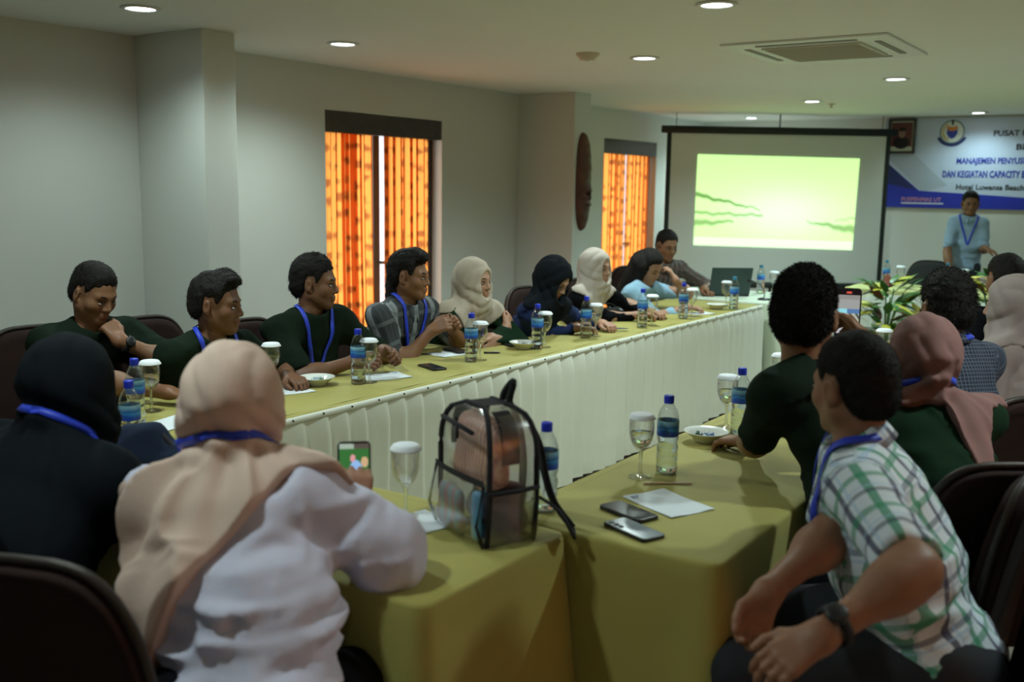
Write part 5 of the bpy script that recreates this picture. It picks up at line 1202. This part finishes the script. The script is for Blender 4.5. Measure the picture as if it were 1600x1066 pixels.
# front pocket
V, F = strip(lambda u, v: ((2*u-1)*.118, -.075-.030*math.sin(PI*min(1, .12+v*.9))-.006*math.sin(PI*u), .005+v*.155), 10, 12); mobj('front_pocket', V, F, M['film'], bp)
V, F = strip(lambda u, v: ((2*u-1)*.120, -.082-.008*math.sin(PI*u), .152+v*.016), 10, 2); mobj('pocket_zip', V, F, M['black_soft'], bp)
V, F = tube([(-.118, -.08, .004), (-.119, -.10, .06), (-.118, -.08, .155)], .004, 6); V2, F2 = tube([(.118, -.08, .004), (.119, -.10, .06), (.118, -.08, .155)], .004, 6); mobj('pocket_piping', *merge((V, F), (V2, F2)), M['black_soft'], bp) if False else (mobj('pocket_piping', V, F, M['black_soft'], bp), mobj('pocket_piping', V2, F2, M['black_soft'], bp))
V, F = tube([(-.075, -.087, .288), (.075, -.087, .275)], .006, 6); mobj('upper_zip', V, F, M['black_soft'], bp); V, F = tube([(.01, -.092, .285), (.012, -.093, .25)], .004, 6); mobj('zip_pull', V, F, M['black_soft'], bp)
V, F = tube(smooth_path([(.0, .04, .322), (.010, .04, .350), (.045, .04, .382), (.052, .04, .378), (.040, .04, .350), (.032, .04, .322)], 30), .0085, 8); mobj('loop_handle', V, F, M['black_soft'], bp)
# side mesh pocket and shoulder straps
V, F = strip(lambda u, v: (.125+.018*math.sin(PI*u), (2*u-1)*.065, .005+v*.13), 8, 8); mobj('side_pocket', V, F, M['film'], bp); V, F = tube([(.125, -.07, .135), (.145, 0, .14), (.125, .07, .135)], .006, 6); mobj('side_pocket_edge', V, F, M['black_soft'], bp)
def belt(pts, w_, nrm): P = smooth_path(pts, 40); return ribbon(P, np.tile(nrm, (40, 1)), w_, .006)
V, F = belt([(.05, .07, .30), (.07, .10, .23), (.08, .115, .15), (.10, .13, .08), (.14, .16, .02)], .045, (.2, 1, .3)); mobj('shoulder_strap', V, F, M['black_soft'], bp)
V, F = belt([(-.05, .08, .33), (-.055, .12, .25), (-.06, .14, .15), (-.05, .13, .06), (-.03, .10, .02)], .045, (.2, 1, .3)); mobj('shoulder_strap', V, F, M['black_soft'], bp)
V, F = belt([(.10, .085, .10), (.135, .12, .07), (.155, .14, .03), (.15, .16, .006)], .03, (.6, .8, .2)); mobj('strap_end', V, F, M['black_soft'], bp)
bmx = bp.matrix_basis
def inside(name, label, cat, loc, prims, m, amp=.004, f=45): 
    e = empty(name, tuple(Vector((-1.40, 1.945, TZ+.002))+Matrix.Rotation(math.atan2(-.40, .92), 3, 'Z')@Vector(loc)), math.atan2(-.40, .92), label=label, cat=cat); blob(name+'_body', prims, m, e, h=.006, k=.02, amp=amp, f=f, seed=len(name)); return e
def striped(name, a, b_, sc_):
    m = mat(name, a, .6); N = m.node_tree.nodes; L = m.node_tree.links; t = N.new('ShaderNodeTexCoord'); w_ = N.new('ShaderNodeTexWave'); w_.inputs['Scale'].default_value = sc_; w_.inputs['Distortion'].default_value = 5; L.new(t.outputs['Object'], w_.inputs[0])
    mx = N.new('ShaderNodeMix'); mx.data_type = 'RGBA'; mx.inputs[6].default_value = (*a, 1); mx.inputs[7].default_value = (*b_, 1); L.new(w_.outputs[0], mx.inputs[0]); L.new(mx.outputs[2], N['Principled BSDF'].inputs['Base Color']); return m
inside('folded_scarf', 'folded pink and orange striped cloth inside the clear backpack', 'cloth', (0, -.012, .160), [Cap((-.055, 0, 0), (-.035, 0, .105), .045, .040, (1, 0, 0), 1.4), Cap((.03, 0, 0), (.03, 0, .095), .045, .040, (1, 0, 0), 1.4)], striped('pink_striped_cloth', (.62, .30, .28), (.90, .55, .38), 26))
inside('snack_packet', 'orange snack packet low inside the clear backpack', 'packet', (.01, -.022, .135), [Cap((-.07, 0, 0), (-.03, 0, .02), .024, .02), Cap((.02, 0, 0), (.05, 0, .03), .026, .02)], mat('orange_foil', (.80, .28, .06), .3))
inside('grey_pouch', 'pale teal printed pouch in the front pocket of the clear backpack', 'pouch', (-.025, -.082, .012), [Cap((-.055, 0, .03), (.04, 0, .02), .016, .015, (0, 0, 1), 1.6), Cap((-.05, 0, .085), (.03, 0, .08), .014, .014, (0, 0, 1), 2)], striped('teal_print', (.22, .34, .36), (.40, .20, .20), 9))
inside('blue_packet', 'bright blue packet at the right edge of the front pocket', 'packet', (.085, -.078, .015), [Cap((0, 0, .01), (0, 0, .11), .012, .012, (1, 0, 0), 1.6)], mat('light_blue_foil', (.12, .38, .62), .3))
inside('dark_jumper', 'dark rolled garment at the bottom of the clear backpack', 'garment', (.03, .02, .05), [Cap((-.09, 0, 0), (.055, 0, 0), .04, .042), Cap((-.08, .0, .05), (.05, .01, .06), .03, .03)], mat('dark_wine_cloth', (.06, .025, .03), .8))

# ------------------------------------------------------------------ croton plants before the head table
M['leaf_green'] = mat('green_leaf', (.05, .16, .03), .4); M['leaf_yellow'] = mat('yellow_leaf', (.55, .50, .06), .4); M['leaf_red'] = mat('red_brown_leaf', (.16, .035, .02), .4); M['petal'] = mat('orange_yellow_petal', (.85, .45, .03), .4)
def leaf_me(m):
    n = 8; V = []
    for i in range(n+1):
        t = i/n; w_ = math.sin(PI*t**.8)*.16+.004; z = .28*t*t; V += [(-w_, t, -.05*abs(w_)*3-z), (0, t, -z), (w_, t, -.05*abs(w_)*3-z)]
    F = []
    for i in range(n): F += [(3*i, 3*i+1, 3*i+4, 3*i+3), (3*i+1, 3*i+2, 3*i+5, 3*i+4)]
    o = mobj('leaf', V, F, M[m]); me = o.data; bpy.data.objects.remove(o); return me
LM = {k: leaf_me(k) for k in ('leaf_green', 'leaf_yellow', 'leaf_red', 'petal')}
def plant(x, y, label, seed, zt=.80, n=95, spread=.38):
    rr = random.Random(seed); r = empty('croton_plant', (x, y, 0), label=label, cat='plant', group=None)
    V, F = lathe([(.0001, .0), (.11, .0), (.15, .26), (.16, .28), (.145, .28), (.135, .25), (.0001, .25)], 24, False); mobj('pot', V, F, M['white'], r)
    for k in range(7):
        a = rr.uniform(0, 6.3); e = Vector((math.cos(a)*spread*rr.uniform(.1, .6), math.sin(a)*spread*rr.uniform(.1, .5), zt*rr.uniform(.7, .95)))
        V, F = tube(smooth_path([(0, 0, .25), (e.x*.4, e.y*.4, .25+(e.z-.25)*.55), tuple(e)], 10), .006, 5); mobj('stem', V, F, M['leaf_green'], r)
    for k in range(n):
        t = rr.random(); a = rr.uniform(0, 6.3); z = .33+(zt-.33)*t**.7; rad = spread*(.15+.55*rr.random())*(1-.3*t)
        o = bpy.data.objects.new('leaf', LM[rr.choice(['leaf_green']*5+['leaf_yellow']*3+['leaf_red']*2+(['petal'] if t > .7 else []))]); C.objects.link(o); o.parent = r
        o.location = (math.cos(a)*rad*.6, math.sin(a)*rad*.6, z); L_ = rr.uniform(.14, .24); o.scale = (L_*1.1, L_, L_); o.rotation_euler = (rr.uniform(-.1, 1.0), rr.uniform(-.4, .4), a-PI/2)
    return r
plant(-2.12, 8.72, 'leafy yellow, green and red croton plant in front of the head table', 4, zt=.86); plant(-1.30, 8.75, 'second croton plant whose tips show above the seated heads', 9, zt=.98)
plant(-1.75, 8.62, 'low green and yellow croton plant between the other two', 15, zt=.62)

# ------------------------------------------------------------------ chairs under and behind everyone
CH = [('behind the man with the watch', 0, -.02), ('behind the man second from the left', 1, 0), ('behind the goateed man', 2, 0), ('behind the banded-shirt man', 3, 0), ('behind the woman in the green blouse', 4, 0), ('behind the woman in the black hijab', 5, 0),
      ('behind the woman in the black blouse', 6, 0), ('behind the woman in light blue', 7, 0), ('behind the man at the laptop', 8, 0), ('under the farthest person of the right row', 10, 0), ('under the woman in the taupe hijab', 11, 0), ('under the man in the navy checked shirt', 12, 0),
      ('under the woman in the mauve hijab', 13, 0), ('under the man filming with his phone', 14, 0), ('under the man in the green and white checked shirt', 15, 0), ('under the woman in the pink hijab', 16, 0), ('under the woman in the black robe, front left', 17, 0)]
for lab, i, dz in CH:
    rt = INFO[i][0]; f = rt.rotation_euler.z+PI/2; place_chair(rt.location.x-math.cos(f)*.02-{16: .36, 17: .38}.get(i, 0), rt.location.y-math.sin(f)*.02, f, 'brown fabric covered banquet chair '+lab)
place_chair(-4.20, 2.15, 0, 'brown fabric covered banquet chair at the left edge of the photo behind the black hijab')
place_chair(-4.02, 3.02, D_(-5), 'brown fabric covered banquet chair standing empty between the two nearest men')
place_chair(-2.22, 10.45, D_(-90), 'black office style chair behind the head table left of the standing man', 'chair_black', None); place_chair(-1.42, 10.40, D_(-90), 'black chair behind the head table half hidden by the plant tips', 'chair_black', None)

for o in C.objects:
    if o.get('label') and not 4 <= len(o['label'].split()) <= 16: print('LABEL', len(o['label'].split()), o['label'])
